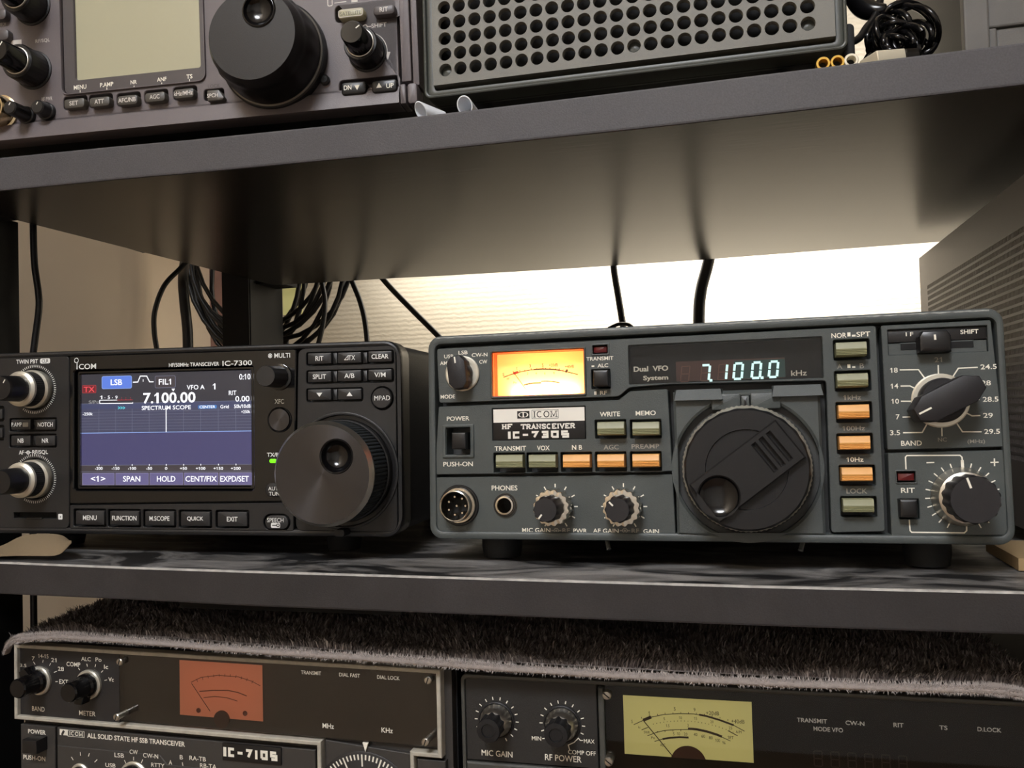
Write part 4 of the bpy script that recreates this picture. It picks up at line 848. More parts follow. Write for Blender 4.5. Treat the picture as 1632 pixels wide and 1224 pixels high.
q=D.P(518.5,128.5); g=MB(); g.lathe(q[0],q[1],[(2.4,-1),(2.4,1.6),(1.6,2.2),(.01,2.2)],M_BLK,20,cap1=False); g.line([(q[0]-1,q[1]),(q[0]+1,q[1])],.4,2.25,M_HOLE); g.line([(q[0],q[1]-1),(q[0],q[1]+1)],.4,2.25,M_HOLE); D.build('screw',g)
def stack(D,x,y,r0,h0,r1,h1,name,ang=.6,silver=False):
    c_=D.P(x,y); g=MB(); g.lathe(*c_,[(r0+.8,0),(r0+.8,.6),(r0,.9)],M_BLKM,48,cap1=False); g.lathe(*c_,[(r0,.9),(r0*.96,h0-1),(r0*.9,h0),(r1+.4,h0)],M_BLK,120,flute=30,fa=.02,flat=lambda w:w<h0-1.5); k=D.build(name,g,None,35)
    g=MB(); g.lathe(*c_,[(r1+.5,h0),(r1+.3,h0+.6),(r1,h0+.7)],M_ALU,48,cap1=False); g.lathe(*c_,[(r1,h0+.7),(r1*.86,h1-.8),(r1*.78,h1),(.01,h1)],MATS['glossy_black'],48,cap1=False); g.line([(c_[0]+r*math.cos(ang),c_[1]+r*math.sin(ang)) for r in (r1*.4,r1*.74)],.5,h1+.05,M_PRINT); D.build('inner_knob',g,k,35)
stack(D,586,84,8.3,11,6.1,23,'shift_knob'); stack(D,54,112,8.8,12,6.2,25,'volume_knob',.9); stack(D,52,10,8.8,12,6.2,25,'filter_knob',.9)
for x,y,r,h in ((76.5,178.5,3.7,8),(45,185,3.7,13)):
    c_=D.P(x,y); g=MB(); g.lathe(*c_,[(r+.6,0),(r+.6,2),(r,2.4),(r*.9,h-.5),(r*.75,h),(.01,h)],M_BLK,32,cap1=False); g.line([(c_[0]-.2,c_[1]+1),(c_[0]+.6,c_[1]+2.2)],.5,h+.05,M_PRINT); D.build('small_knob',g,None,35)
def micplug(D,x,y,r,h):
    c_=D.P(x,y); g=MB(); g.lathe(*c_,[(r+1,0),(r+1,1),(r,1.4),(r,h-1),(r-.6,h),(r-1.4,h),(r-1.6,2)],mat('brass_tinted_chrome',(214,196,160),rough=.22,metal=1),56,cap1=False); g.lathe(*c_,[(r-1.5,2),(.01,2)],M_HOLE,24,cap1=False); D.build('microphone_socket',g,None,35)
micplug(D,4,180,7.6,9)
for u in (-255,-22):
    for w in (-20,-270): foot(D,'foot',u,w,3.2,9,BT_UP)
# ================================================================ external speaker
e=onY(676,158,374)
D=Dev('speaker_box','dark speaker box with a drilled grey grille of round holes','speaker',e,0,0,.1,off=(90,110,-14))
M_GR=mat('grille_warm_grey',(112,110,102),rough=.5,bump=.2,bscale=2500); M_SPF=mat('speaker_frame_dark',(66,68,62),rough=.4)
SWW=onY(1352,70,374).x-e.x; SH=84
g=MB(); g.slab(SWW/2,SH/2,SWW-1,SH-1,3,-215,-12,M_CASE,1,True); D.build('case',g)
g=MB(); O=rrect(SWW/2,SH/2,SWW,SH,3.2,5); a0=D.P(691,137.5); I=rrect(SWW/2,SH/2,SWW-2*a0[0],SH-2*a0[1]+3,1.5,5)
g.ringP(O,rrect(SWW/2,SH/2,SWW-3,SH-3,2.4,5),-14,0,M_SPF,.8); g.ringP(rrect(SWW/2,SH/2,SWW-2.9,SH-2.9,2.4,5),I,-14,-1.6,M_SPF,.5); D.build('frame',g)
g=MB(); g.prism(O,-12.5,-11.5,M_HOLE); D.build('speaker_cloth',g)
h0=D.P(709.9,111.5,.5); h1=D.P(1288,37.7,.5); h2=D.P(734,108.6,.5); n=round((h1[0]-h0[0])/(h2[0]-h0[0])); px_=(h1[0]-h0[0])/n; r3=D.P(707.5,12,.5); py_=(r3[1]-h0[1])/4
g=MB(); RH=px_*.402; nr=12; N=16
gx0,gx1=I[0][0],0; u0=min(p[0] for p in I)+.1; u1=max(p[0] for p in I)-.1; v0=min(p[1] for p in I)+.1+1.5; v1=max(p[1] for p in I)-.1
nr=int((v1-2-h0[1])/py_)+1
w1=.5
for i in range(n+1):
    for j in range(nr):
        x=h0[0]+i*px_; y=h0[1]+j*py_
        sq=[]
        for k in range(N):
            a=2*PI*k/N+PI/4; c_,s_=math.cos(a),math.sin(a); m_=max(abs(c_),abs(s_)); sq.append((x+c_/m_*px_/2,y+s_/m_*py_/2,w1))
        hi=[(x+(RH+.15)*math.cos(2*PI*k/N+PI/4),y+(RH+.15)*math.sin(2*PI*k/N+PI/4),w1) for k in range(N)]
        hm=[(x+RH*math.cos(2*PI*k/N+PI/4),y+RH*math.sin(2*PI*k/N+PI/4),w1-.2) for k in range(N)]
        hl=[(a,b,w1-3.2) for a,b,_ in hm]
        g.loops([sq,hi,hm,hl],M_GR,False,False)
xa,xb=h0[0]-px_/2,h0[0]+(n+.5)*px_; ya,yb=h0[1]-py_/2,h0[1]+(nr-.5)*py_
for a,b,c_,d in ((u0,v0,xa,v1),(xb,v0,u1,v1),(xa,v0,xb,ya),(xa,yb,xb,v1)):
    if c_>a and d>b: g.add([(a,b,w1),(c_,b,w1),(c_,d,w1),(a,d,w1)],[(0,1,2,3)],M_GR)
g.loops([[(u0,v0,-8),(u1,v0,-8),(u1,v1,-8),(u0,v1,-8)],[(u0,v0,w1),(u1,v0,w1),(u1,v1,w1),(u0,v1,w1)]],M_GR,False,False)
D.build('grille',g,smooth=40)
for i,j in ((0,0),(n,0),(12,0)):
    g=MB(); g.lathe(h0[0]+i*px_,h0[1]+j*py_,[(RH*.95,-6),(RH*.95,-2.6),(.01,-2.2)],M_SPF,20,cap1=False); D.build('screw',g)
for u in (18,SWW-18):
    for w in (-20,-195): foot(D,'foot',u,w,.6,8,BT_UP)
g=MB(); q=D.P(1346,66,-6); g.slab(SWW+.9,q[1]-.5,4.4,14.5,2,-12,-4,M_RUBBER,1.2); D.build('side_plug',g)
# ================================================================ lower left transceiver
M_71=mat('lower_panel_charcoal',(58,55,52),rough=.5,bump=.2,bscale=2500); M_71u=mat('upper_panel_black',(38,36,36),rough=.45,bump=.15,bscale=2500)
M_FR=mat('cream_frame',(176,170,156),rough=.5,var=.12,vscale=300)
e=onY(28,1025.7,385); z0=e.z-111
D=Dev('radio_transceiver','charcoal radio transceiver with cream outlined smoked window over an orange meter','radio',(e.x,385,z0),-1.0,0,.3,off=(120,150,-10))
W_,H_=240.5,111
def V5(l): return [D.P(280+x/3.709,1000+y/3.709) for x,y in l]
g=MB(); g.box((1,0,-300),(W_-1,H_-2,-10),M_CASE); D.build('case',g,smooth=0)
f=MB(); f.box((0,0,-11),(W_-1.5,H_-1.5,-4),M_71)
tl,tr=D.P(24.5,1026.5),D.P(702.5,1065.5); rb_,jr=D.P(698,1203.6),D.P(657.5,1199); jl=D.P(508.6,1184); bl=D.P(15.5,1142)
lw_=1.9; X0=tl[0];X1=tr[0];Yt=(tl[1]+tr[1])/2;Yr=(rb_[1]+jr[1])/2-.3;Yb=(jl[1]+bl[1])/2;Xr=jr[0];Xl=jl[0]
out=[(X0,Yb-1.3),(X0,Yt),(X1,Yt),(X1,Yr-.6),(Xr+1,Yr-.6),(Xr+1,2),(Xr-1,2),(Xr-1,Yr+1.4),(X1-2,Yr+1.4),(X1-2,Yt-2),(X0+2,Yt-2),(X0+2,Yb+.6),(Xl-1.2,Yb+.6),(Xl-1.2,2),(Xl+.8,2),(Xl+.8,Yb-1.3)]
# frame as a closed outline with an inner opening
O=[(X0,Yb-.8),(Xl-.6,Yb-.8),(Xl-.6,1),(Xl+1.4,1),(Xl+1.4,Yb+1.2),(X0+2.0,Yb+1.2),(X0+2.0,Yt-1.9),(X1-2,Yt-1.9),(X1-2,Yr+1.2),(Xr-.9,Yr+1.2),(Xr-.9,1),(Xr+1,1),(Xr+1,Yr-.8),(X1,Yr-.8),(X1,Yt),(X0,Yt)]
f.plate(O,[],-4.5,1.2,M_FR,.35)
xw=D.P(188,1100)[0]
f.box((X0+2,Yb+1.2,-4.5),(xw,Yt-1.9,-1),M_71u)
f.box((xw,Yr-8,-4.5),(X1-2,Yt-1.9,-4.3),M_HOLE)
lpn=[(X0+2.5,0),(Xl-2,0),(Xl-2,Yb-3.2),(X0+2.5,Yb-3.2)]
gp=D.P(88,1200)[0]; f.plate([(X0+2.5,0),(gp-.5,0),(gp-.5,Yb-3.8),(X0+2.5,Yb-3.8)],[],-4,-.4,M_71,.3)
yy=D.P(215,1190)[1]; f.plate([(gp+.5,0),(Xl-2.5,0),(Xl-2.5,Yb-3.8),(gp+.5,Yb-3.8)],[],-4,-.8,M_71,.3)
f.plate([(gp+1.2,0),(Xl-3.5,0),(Xl-3.5,yy-7.6),(gp+67,yy-7.6),(gp+63,yy-3.2),(gp+1.2,yy-3.2)],[],-4,-.2,M_71,.3)
f.plate([(Xl+2.4,0),(Xr-2,0),(Xr-2,Yr-1),(Xl+2.4,Yr+2.0)],[],-4,-1.6,M_71,.3)
f.plate([(Xr+2,0),(W_-4,0),(W_-4,Yr-2.6),(Xr+2,Yr-2.6)],[],-4,-.6,M_71,.3)
T=lambda s,x,y,w,h,m=M_PRINT,b=.005,ww=-.94: D.T(f,s,x,y,w,h,m,ww,b)
for a in (('3.5',37,1060.5,10,5),('7',53,1049.3,4.5,6),('14-15',69,1045.7,16.5,6.5),('21',85.7,1052,8.5,6.5),('28',97,1066,9.5,6.5),('EXT',101.5,1086.6,14,7),('BAND',61,1129.8,20,7.5),('COMP',117,1058.8,22,7),('ALC',137,1050.3,15,6.5),('Po',157,1051.2,9.5,6.5),('Ic',169,1062.8,6.5,6.5),('Vc',177,1083,8.5,6.5),('METER',139,1137,26,7.5)): T(*a)
T2=lambda s,x,y,w,h,b=.005,ww=-.1: D.T(f,s,x,y,w,h,M_PRINT,ww,b)
for a in (('POWER',58.8,1166.4,28,7,.02,-.34),('PUSH-ON',54.6,1208,35,7.5,.01,-.34),('ALL SOLID STATE HF SSB TRANSCEIVER',215.5,1179,155,8,.02,-.7),('LSB',190,1203.7,15,7),('CW',213,1198.5,13,7),('CW-N',240,1204.6,24,7),('USB',176,1219.7,16,6.5),('RTTY',251.5,1219.7,21,6.5),('A',271.7,1215,5,7),('B',289,1206.8,5,7),('RA-TB',315,1209,26,7),('RB-TA',331.8,1221,26,7)): T2(*a)
q=D.P(121,1169.5,-.7); W,H=D.W(121,1169.5,26,9.5); f.line(rrect(q[0],q[1],W,H),.25,-.7,M_PRINT,True); serif(f,'ICOM',q[0],q[1],W*.86,H*.66,-.7,M_PRINT,st=.4,sp=.2)
q=D.R(100,1167.8,13,9.5); f.add([(a,b,-.7) for a,b in q],[(0,1,2,3)],M_PRINT); f.line([D.P(98.5,1171.5,-.6),D.P(101.8,1164.3,-.6)],1.3,-.66,M_71)
q=D.R(400.7,1201.5,93,27); f.prism(q,-2,.1,M_BLK,.1); a=D.P(399,1201.8,.2); W,H=D.W(399,1201.8,85,15); ssq(f,'IC-710S',a[0],a[1],W,H,.2,M_PRINT,st=1.35)
def V8(l,w=0): return [D.P(x/5.44,1000+y/5.44,w) for x,y in l]
for l in ([(290,298),(305,322)],[(375,282),(370,305)],[(440,310),(428,332)],[(468,390),(492,380)],[(480,470),(500,469)],[(680,352),(692,370)],[(752,315),(758,340)],[(830,320),(823,343)],[(893,373),(878,390)],[(905,460),(928,454)]): f.line(V8(l,-.94),.35,-.94,M_PRINT)
for l in ([(618,1122),(635,1150)],[(695,1080),(698,1112)],[(775,1090),(766,1118)],[(843,1145),(820,1168)],[(1078,1150),(1092,1180)],[(1158,1122),(1158,1152)],[(1238,1145),(1224,1175)],[(1580,1170),(1586,1200)]): f.line(V8(l,-.1),.4,-.12,M_PRINT)
D.build('front_panel',f)
# orange meter behind the smoked window
M_OR=mat('orange_meter_face',(228,152,116),rough=.55,emit=(160,92,66),es=.45); M_ORD=mat('orange_meter_ink',(110,52,36),rough=.6)  # meter is unlit; emission added to brighten its orange face
g=MB(); mw=-3.2; m0=D.P(287,1139,mw); m1=D.P(418,1059,mw); mt=D.P(289,1052,mw)
mx0,mx1,my0,my1=m0[0],m1[0],m0[1],mt[1]
g.add([(mx0,my0,mw),(mx1,my0,mw),(mx1,my1,mw),(mx0,my1,mw)],[(0,1,2,3)],M_OR)
def V9(l): return [D.P(280+x/3.709,1000+y/3.709,mw+.1) for x,y in l]
g.line(V9([(90,325),(150,295),(250,283),(370,292),(450,318),(500,345)]),.3,mw+.1,M_ORD); g.line(V9([(140,378),(220,372),(310,372),(370,385),(420,405)]),.45,mw+.1,M_ORD); g.line(V9([(165,415),(230,408),(300,415),(365,435)]),.35,mw+.1,M_ORD)
for i in range(11): x=130+i*32; y=290+((x-280)/170)**2*40; g.line(V9([(x,y),(x+(x-280)*.05,y-16)]),.3,mw+.12,M_ORD)
h=D.P(354,1146,mw+.2); g.lathe(h[0],h[1],[(4.2,mw),(4.2,mw+1),(.01,mw+1)],mat('meter_hub_brown',(80,52,44),rough=.5),28,cap1=False); g.line(V9([(95,330),(205,495)]),.35,mw+.3,M_INK)
for x,y in ((135,490),(410,508)): q=V9([(x,y)])[0]; g.lathe(q[0],q[1],[(1.2,mw),(1.2,mw+.3),(.01,mw+.3)],M_ORD,16,cap1=False)
D.build('meter',g,label='orange tinted signal meter')
g=MB(); g.plate([(xw,Yr+3.2),(X1-2,Yr+3.2),(X1-2,Yt-1.9),(xw,Yt-1.9)],[],-2,-1,glass('smoked_window_brown',(.80,.76,.74),2.0,.02),.2)
for s,x,y,w,h in (('TRANSMIT',495.7,1072.3,32,6),('DIAL FAST',557,1076,33,6),('DIAL LOCK',619,1080,36,6),('MHz',523,1157,18,8),('KHz',617,1164,18,8)): D.T(g,s,x,y,w,h,M_PRINT,-.94,.01)
D.build('smoked_window',g)
g=MB(); g.add([(xw,Yr+3,-4.2),(X1-2,Yr+3,-4.2),(X1-2,Yt-2,-4.2),(xw,Yt-2,-4.2)],[(0,1,2,3)],mat('window_backing_reflection_tint',(70,58,53),rough=.6)); D.build('window_backing',g,smooth=0)  # backing coloured lighter in place of the room's reflection in the window
for x,y,h in ((191,1055,1.2),(186,1143,6),(682,1084,1.2),(678,1183,5)):
    q=D.P(x,y,h); g=MB(); g.lathe(q[0],q[1],[(1.5,-1),(1.5,h-.3),(1.8,h-.3),(1.8,h+.3),(1.4,h+.7),(.01,h+.8)],M_ALU,24,cap1=False); a=math.radians(70); g.line([(q[0]-1.6*math.cos(a),q[1]-1.6*math.sin(a)),(q[0]+1.6*math.cos(a),q[1]+1.6*math.sin(a))],.5,h+.86,M_HOLE); D.build('screw',g)
for x,y,nm in ((61,1085,'band_knob'),(140.5,1091,'meter_knob')):
    c_=D.P(x,y); g=MB(); g.lathe(*c_,[(7.4,-1),(7.4,.2),(6.9,.8)],M_SILVER,48); k=D.build(nm,g,None,35)
    g=MB(); g.lathe(*c_,[(6.2,.5),(6.0,3),(5.2,4),(4.9,13),(4.4,13.8),(.01,13.8)],MATS['glossy_black'],8 if 0 else 40,cap1=False)
    a=math.radians(265 if x>100 else 120); ca,sa=math.cos(a),math.sin(a); P=[(c_[0]+p*ca-q*sa,c_[1]+p*sa+q*ca) for p,q in ((3,-3.6),(8.2,-2),(8.2,2),(3,3.6))]; g.prism(P,.8,7,MATS['glossy_black'],.6); D.build('knob_grip',g,k,30)
sq_button(D,46,1191,23,21,7,-3,.6,M_BLK,0,'power_button')
for x,y,r in ((128,1234,5),(214,1241,8)):
    c_=D.P(x,y,-.1); g=MB(); g.lathe(*c_,[(r+.6,-.5),(r+.6,.4),(r,.9)],M_SILVER,40); g.lathe(*c_,[(r-.6,.8),(r-1,10),(r-1.4,11),(.01,11)],MATS['glossy_black'],40,cap1=False); D.build('selector_knob',g,None,35)
# frequency dial
cd_=D.P(581,1289,-1); rt=D.P(579,1198,-1)[1]-cd_[1]
g=MB(); g.lathe(*cd_,[(rt,-3),(rt,-1.2),(rt-.5,-.9),(.01,-.9)],M_71u,96,cap1=False)
for i in range(-14,15):
    a=math.radians(90+2-i*4.6); g.line([(cd_[0]+r*math.cos(a),cd_[1]+r*math.sin(a)) for r in (rt-1.3,rt-(6.8 if i%5==0 else 3.8))],.75,-.84,M_PRINT)
g.lathe(*cd_,[(15,-1),(15,16),(14,17),(.01,17)],M_BLKM,48,cap1=False); D.build('frequency_dial',g,None,35)
g=MB(); q=D.P(582.5,1190,-.8); g.prism([(q[0]-1.4,q[1]+1.8),(q[0],q[1]-2.4),(q[0]+1.4,q[1]+1.8)],-1.6,-.5,M_PRINT,.1); D.build('index_mark',g)
for u in (25,215):
    for w in (-20,-270): foot(D,'foot',u,w,.5,9,-238)
# ================================================================ lower right transceiver
e=onY(733.5,1074,385)
D=Dev('radio_transceiver','black radio transceiver with a lit yellow-green meter behind a smoked window','radio',(e.x,385,e.z-111),0,0,0,off=(143,150,-8))
W_=286; H_=111
g=MB(); g.box((1.5,1,-290),(W_-1.5,H_-.5,-12),M_CASE); D.build('case',g,smooth=0)
M_74=mat('lower_right_panel_black',(40,39,38),rough=.5,bump=.2,bscale=2500); M_74f=mat('frame_charcoal',(70,70,66),rough=.45,var=.15,vscale=200)
f=MB(); f.prism(rrect(W_/2,H_/2,W_,H_,3,5),-14,-5,M_74)
tI=D.P(738,1081)[1]; bI=D.P(738,1211)[1]; xd=D.P(952.5,1150)[0]
f.ringP(rrect(W_/2,H_/2,W_,H_,3,5),rrect(W_/2,H_/2,W_-3.6,H_-4,1.5,5),-5.1,0,M_74f,.6)
f.plate([(1.9,bI),(xd-.3,bI),(xd-.3,tI),(1.9,tI)],[],-5,-1,M_74,.3)
f.plate([(1.9,bI-4),(xd+5,bI-4),(xd+5,bI-.6),(1.9,bI-.6)],[],-5,.3,M_74f,.7)
f.plate([(1.9,2.2),(W_-1.9,2.2),(W_-1.9,bI-5),(1.9,bI-5)],[],-5,-1,M_74,.3)
xw=D.P(964,1150)[0]
f.plate([(xd+.4,bI-1),(xw-.2,bI-1),(xw-.2,tI-1),(xd+.4,tI-1)],[],-5,-.2,M_74f,.5)
gt=(D.P(1008,1094)[1]+D.P(1400,1114)[1])/2
f.plate([(xw,gt+.2),(W_-2,gt+.2),(W_-2,tI+.6),(xw,tI+.6)],[],-5,-.6,M_74,.3)
for s,x,y,w,h in (('MIC GAIN',792,1201,49,9.5),('RF POWER',897.4,1208.5,58,10),('MIN',855,1176.8,15,6.5),('MAX',939,1181.5,17,6.5),('COMP OFF',927.4,1199.8,44,7)): D.T(f,s,x,y,w,h,M_PRINT,-.94,.008)
c1=D.P(791.5,1147,-1); c2=D.P(896,1153.5,-1)
for c_,a0,n_ in ((c1,-64,16),(c2,-23,12)):
    for i in range(n_):
        a=math.radians(a0+20.4*i); f.line([(c_[0]+r*math.cos(a),c_[1]+r*math.sin(a)) for r in (8.9,10.3)],.45,-.94,M_PRINT)
def VA(l,w=-.94): return [D.P(720+x/5.44,1050+y/5.44,w) for x,y in l]
f.line(VA([(785,692),(808,690),(830,670)]),.45,-.94,M_PRINT); f.line(VA([(1138,708),(1115,708),(1098,688),(1060,725),(1010,748),(1022,790)]),.4,-.94,M_PRINT)
D.build('front_panel',f)
for c_,nm in ((c1,'gain_knob'),(c2,'power_knob')):
    g=MB(); g.lathe(*c_,[(8.2,-.9),(8.2,-.3),(7.6,0)],M_BLKM,48,cap1=False); g.lathe(*c_,[(7.4,0),(6.9,2),(5.8,6),(5.4,6.4)],M_ALU,56); k=D.build(nm,g,None,35)
    g=MB(); g.lathe(*c_,[(5.8,4),(5.5,12.4),(5.1,13.2),(3.0,13.4),(2.8,12.8),(.01,12.8)],M_BLKM,90,flute=10,fa=.12,flat=lambda w:w<12.5,cap1=False); D.build('knob_grip',g,k,35)
# meter
M_MG=mat('yellow_green_meter_face',(198,194,134),rough=.6,emit=(198,192,122),es=.42)
mw=-3.6; a=D.P(993.5,1107.5,mw); b_=D.P(1199,1119,mw); c_=D.P(995,1201,mw); d_=D.P(1200,1216,mw)
x0,x1=(a[0]+c_[0])/2,(b_[0]+d_[0])/2; y1=(a[1]+b_[1])/2; y0=(c_[1]+d_[1])/2
g=MB(); g.add([(x0,y0,mw),(x1,y0,mw),(x1,y1,mw),(x0,y1,mw)],[(0,1,2,3)],M_MG)
def VB(l): return [D.P(960+x/4.8,1080+y/4.8,mw+.1) for x,y in l]
A1=[(240,360),(310,328),(370,303),(470,282),(590,275),(700,278),(800,295),(900,325),(1000,362),(1088,410)]
g.line(VB(A1),.3,mw+.1,M_INK); g.line(VB([(740,283),(800,295),(900,325),(1005,364)]),.8,mw+.12,M_INK); g.line(VB([(312,326),(374,301)]),1.3,mw+.12,M_INK)
for i in range(24): x=390+i*26.5; y=335+((x-600)/360)**2*70; g.line(VB([(x,y),(x,y-7)]),.25,mw+.1,M_INK)
g.line(VB([(300,400),(350,380)]),.3,mw+.1,M_INK); g.line(VB([(960,405),(1035,445)]),.35,mw+.1,M_INK)
g.line(VB([(345,445),(410,420),(470,405),(560,398),(640,397),(720,400),(800,418),(880,443),(915,455),(980,485)]),.3,mw+.1,M_INK); g.line(VB([(655,390),(720,395),(800,412),(880,437),(915,452)]),1.0,mw+.12,M_INK)
g.line(VB([(400,488),(460,470)]),.3,mw+.1,M_INK); g.line(VB([(460,470),(520,460),(590,455),(660,458)]),.8,mw+.1,M_INK)
for i in range(13):
    x=300+i*60; y=275+((x-600)/300)**2*38; g.line(VB([(x,y),(x,y-12)]),.25,mw+.11,M_INK); 
    if 380<x<640: g.line(VB([(x,398+(600-x)*.06),(x,410+(600-x)*.06)]),.25,mw+.11,M_INK)
for s,x,y,w,h in (('S',227,335,11,26),('1',357,272,9,28),('5',553,240,14,26),('9',705,245,14,26),('+20dB',843,272,100,30),('+40dB',1037,335,100,30),('5',473,315,11,22),('10',597,307,22,22),('15',713,312,22,22),('20',838,338,24,20),('25',980,385,26,22),('1.5',500,368,26,22),('3',655,365,10,22),('5',545,430,11,24),('10',582,430,22,24),('20',637,432,26,24),('40',713,435,28,24),('60',772,448,28,24),('80',830,460,28,24),('100',882,480,36,24),('%',930,498,26,20),('SET',982,458,44,24),('A/M',1042,415,44,22),('Ic',283,380,16,16),('SWR',340,418,46,20),('Po',388,460,28,20),('ALC',462,515,40,22)):
    D.T(g,s,960+x/4.8,1080+y/4.8,w/4.8,h/4.8,M_INK,mw+.14,.0)
h=VB([(660,655)])[0]; ph=[(h[0]+7.6*math.cos(math.radians(t)),h[1]+7.6*math.sin(math.radians(t))) for t in range(0,181,10)]; ph=[(x,max(y,y0+.05)) for x,y in ph]
g.add([(x,y,mw+.5) for x,y in ph],[tuple(range(len(ph)))],mat('meter_hub_brown',(80,52,44)))
k=D.build('meter',g,label='lit yellow-green signal meter'); g=MB(); q=VB([(318,328),(545,605)]); g.line(q,.4,mw+.7,M_INK); D.build('needle',g,k)
g=MB(); g.add([(x,y,-4.8) for x,y in ((xw,bI-1),(W_-2,bI-1),(W_-2,gt),(xw,gt))],[(0,1,2,3)],M_HOLE)
for i in range(6):
    for (bx,by) in ((1284+i*27,1205+i*1.6),):
        q=D.P(bx+20,by+4,-4.6); W,H=D.W(bx,by,13,24,-4.6); seg7(g,'8',q[0],q[1],W,H,-4.6,mat('unlit_segment_faint',(40,34,28),rough=.4),st=.5,sl=0)
D.build('display_module',g,smooth=0)
g=MB(); g.plate([(xw,bI-1),(W_-2,bI-1),(W_-2,gt),(xw,gt)],[],-1.6,-.5,glass('smoked_window_dark',(.86,.82,.78),1.3,.02),.3)
for s,x,y,w,h in (('TRANSMIT',1294,1148.5,48,7),('CW-N',1362.5,1152.6,30,7),('RIT',1432,1155.7,16,7),('TS',1503.5,1159.8,13,7),('D.LOCK',1576.8,1163,38,7),('MODE VFO',1320,1162.6,47,7)): D.T(g,s,x,y,w,h,M_PRINT_G,-.44,.01)
D.build('smoked_window',g)
for x,y,h in ((967,1108,.8),(970,1214,3)):
    q=D.P(x,y,h); g=MB(); g.lathe(q[0],q[1],[(2.0,-2),(2.0,h+.2),(1.6,h+.7),(.01,h+.8)],M_ALU,24,cap1=False); a=math.radians(-38); g.line([(q[0]-1.6*math.cos(a),q[1]-1.6*math.sin(a)),(q[0]+1.6*math.cos(a),q[1]+1.6*math.sin(a))],.55,h+.86,M_HOLE); D.build('screw',g)
for u in (25,W_-25):
    for w in (-20,-260): foot(D,'foot',u,w,1.2,9,-238)
# ================================================================ perforated amplifier cabinet on the right
M_AMP=mat('amp_grey_brown_paint',(84,76,71),rough=.6,bump=.3,bscale=1800)
AX=130.0; g=MB()
z0,z1=-64.0,100.5; y0,y1=392.0,684.8
ra=onX(1629,363.8,AX); rb2=onX(1477.3,453.6,AX); ztop=(ra.z+rb2.z)/2+.6
pitz=3.95; pity=2.1; hh=2.6; hw_=1.2; nr=28; yb=onX(1478,460,AX).y; ncol=int((yb-404)/pity)
# left side wall facing -x: cells with slots
def cell(ya,za):
    yb_,zb_=ya+pity,za+pitz; a=ya+(pity-hw_)/2;b=a+hw_; c=za+(pitz-hh)/2; d=c+hh
    o=[(AX,ya,za),(AX,yb_,za),(AX,yb_,zb_),(AX,ya,zb_)]; i=[(AX,a,c),(AX,b,c),(AX,b,d),(AX,a,d)]; k=[(AX+1.4,p[1],p[2]) for p in i]
    V=o+i+k; F=[]
    for q in range(4): r=(q+1)%4; F+=[(q,4+q,4+r,r),(4+q,8+q,8+r,4+r)]
    g.add(V,F,M_AMP)
ys=yb-ncol*pity; zs=ztop-nr*pitz
for i in range(ncol):
    for j in range(nr): cell(ys+i*pity,zs+j*pitz)
for a,b,c,d in ((y0,z0,ys,z1),(yb,z0,y1,z1),(ys,z0,yb,zs),(ys,ztop,yb,z1)): g.add([(AX,a,b),(AX,a,d),(AX,c,d),(AX,c,b)],[(0,1,2,3)],M_AMP)
g.add([(AX,y0,z1),(AX,y1,z1),(AX+190,y1,z1),(AX+190,y0,z1)],[(0,1,2,3)[::-1]],M_AMP); g.add([(AX,y0,z0),(AX,y1,z0),(AX+190,y1,z0),(AX+190,y0,z0)],[(0,1,2,3)],M_AMP)
g.add([(AX+190,y0,z0),(AX+190,y1,z0),(AX+190,y1,z1),(AX+190,y0,z1)],[(0,1,2,3)],M_AMP); g.add([(AX,y1,z0),(AX+190,y1,z0),(AX+190,y1,z1),(AX,y1,z1)],[(0,1,2,3)[::-1]],M_AMP)
root=bpy.data.objects.new('amplifier_cabinet',None); COL.objects.link(root); root.location=((AX+95)/1000,.54,(z0-6.3+1200)/1000); top(root,'tall grey-brown metal cabinet with rows of vent slots in its side','amplifier')
def rp(name,g,smooth=25,label=None,root=root):
    L=root.location*1000-BASE
    o=finish(name,[((x-L.x)/1000,(y-L.y)/1000,(z-L.z)/1000) for x,y,z in g.V],g.F,g.M,g.mats,root,smooth)
    if label: o['label']=label
    return o
rp('vented_case',g,0)
g=MB(); g.box((AX+1.5,y0+3,z0+2),(AX+188,y1-3,z1-2),M_HOLE); rp('inner_chassis',g,0)
g=MB(); g.box((AX-1,y0-6,z0-1),(AX+191,y0+.5,z1+1),M_BLKM); rp('front_plate',g,0)
for x in (AX+20,AX+170):
    for y in (y0+25,y1-25):
        g=MB(); g.lathe(x,y,[(9,z0-6.2),(9,z0+.5)],M_RUBBER,20,cap0=True); rp('foot',g)
# ================================================================ grey box upper right
bx=onY(1535,74,398); gx=bx.x; gy=398; gz=129.4
root2=bpy.data.objects.new('equipment_box',None); COL.objects.link(root2); root2.location=((gx+70)/1000,.5,(gz+1200)/1000); top(root2,'pale grey boxy instrument at the right end of the upper board','equipment')
M_GB=mat('box_pale_grey',(98,95,91),rough=.5,bump=.3,bscale=1500,var=.06,vscale=60)
yend=onX(1432,95,gx).y
g=MB(); g.box((gx,gy,gz+3),(gx+140,min(yend,640),gz+110),mat('box_side_shaded',(40,38,37),rough=.55)); rp('case',g,0,None,root2)  # case coloured dark in place of the shadow on its side
g=MB(); xg=onY(1573,70,gy).x; xr_=onY(1587,50,gy).x; zr=onY(1610,44,gy).z
def fb(x0,x1,z0_,z1_,y0_,y1_,m=M_GB): g.box((x0,y0_,z0_),(x1,y1_,z1_),m)
fb(gx-.5,xg,gz+2,gz+111,gy-5,gy+1); fb(xg,gx+140,zr,gz+111,gy-2.2,gy+1); fb(xg,xr_,gz+2,zr,gy-2.2,gy+1); fb(xr_,gx+140,gz+2,zr,gy-.8,gy+1)
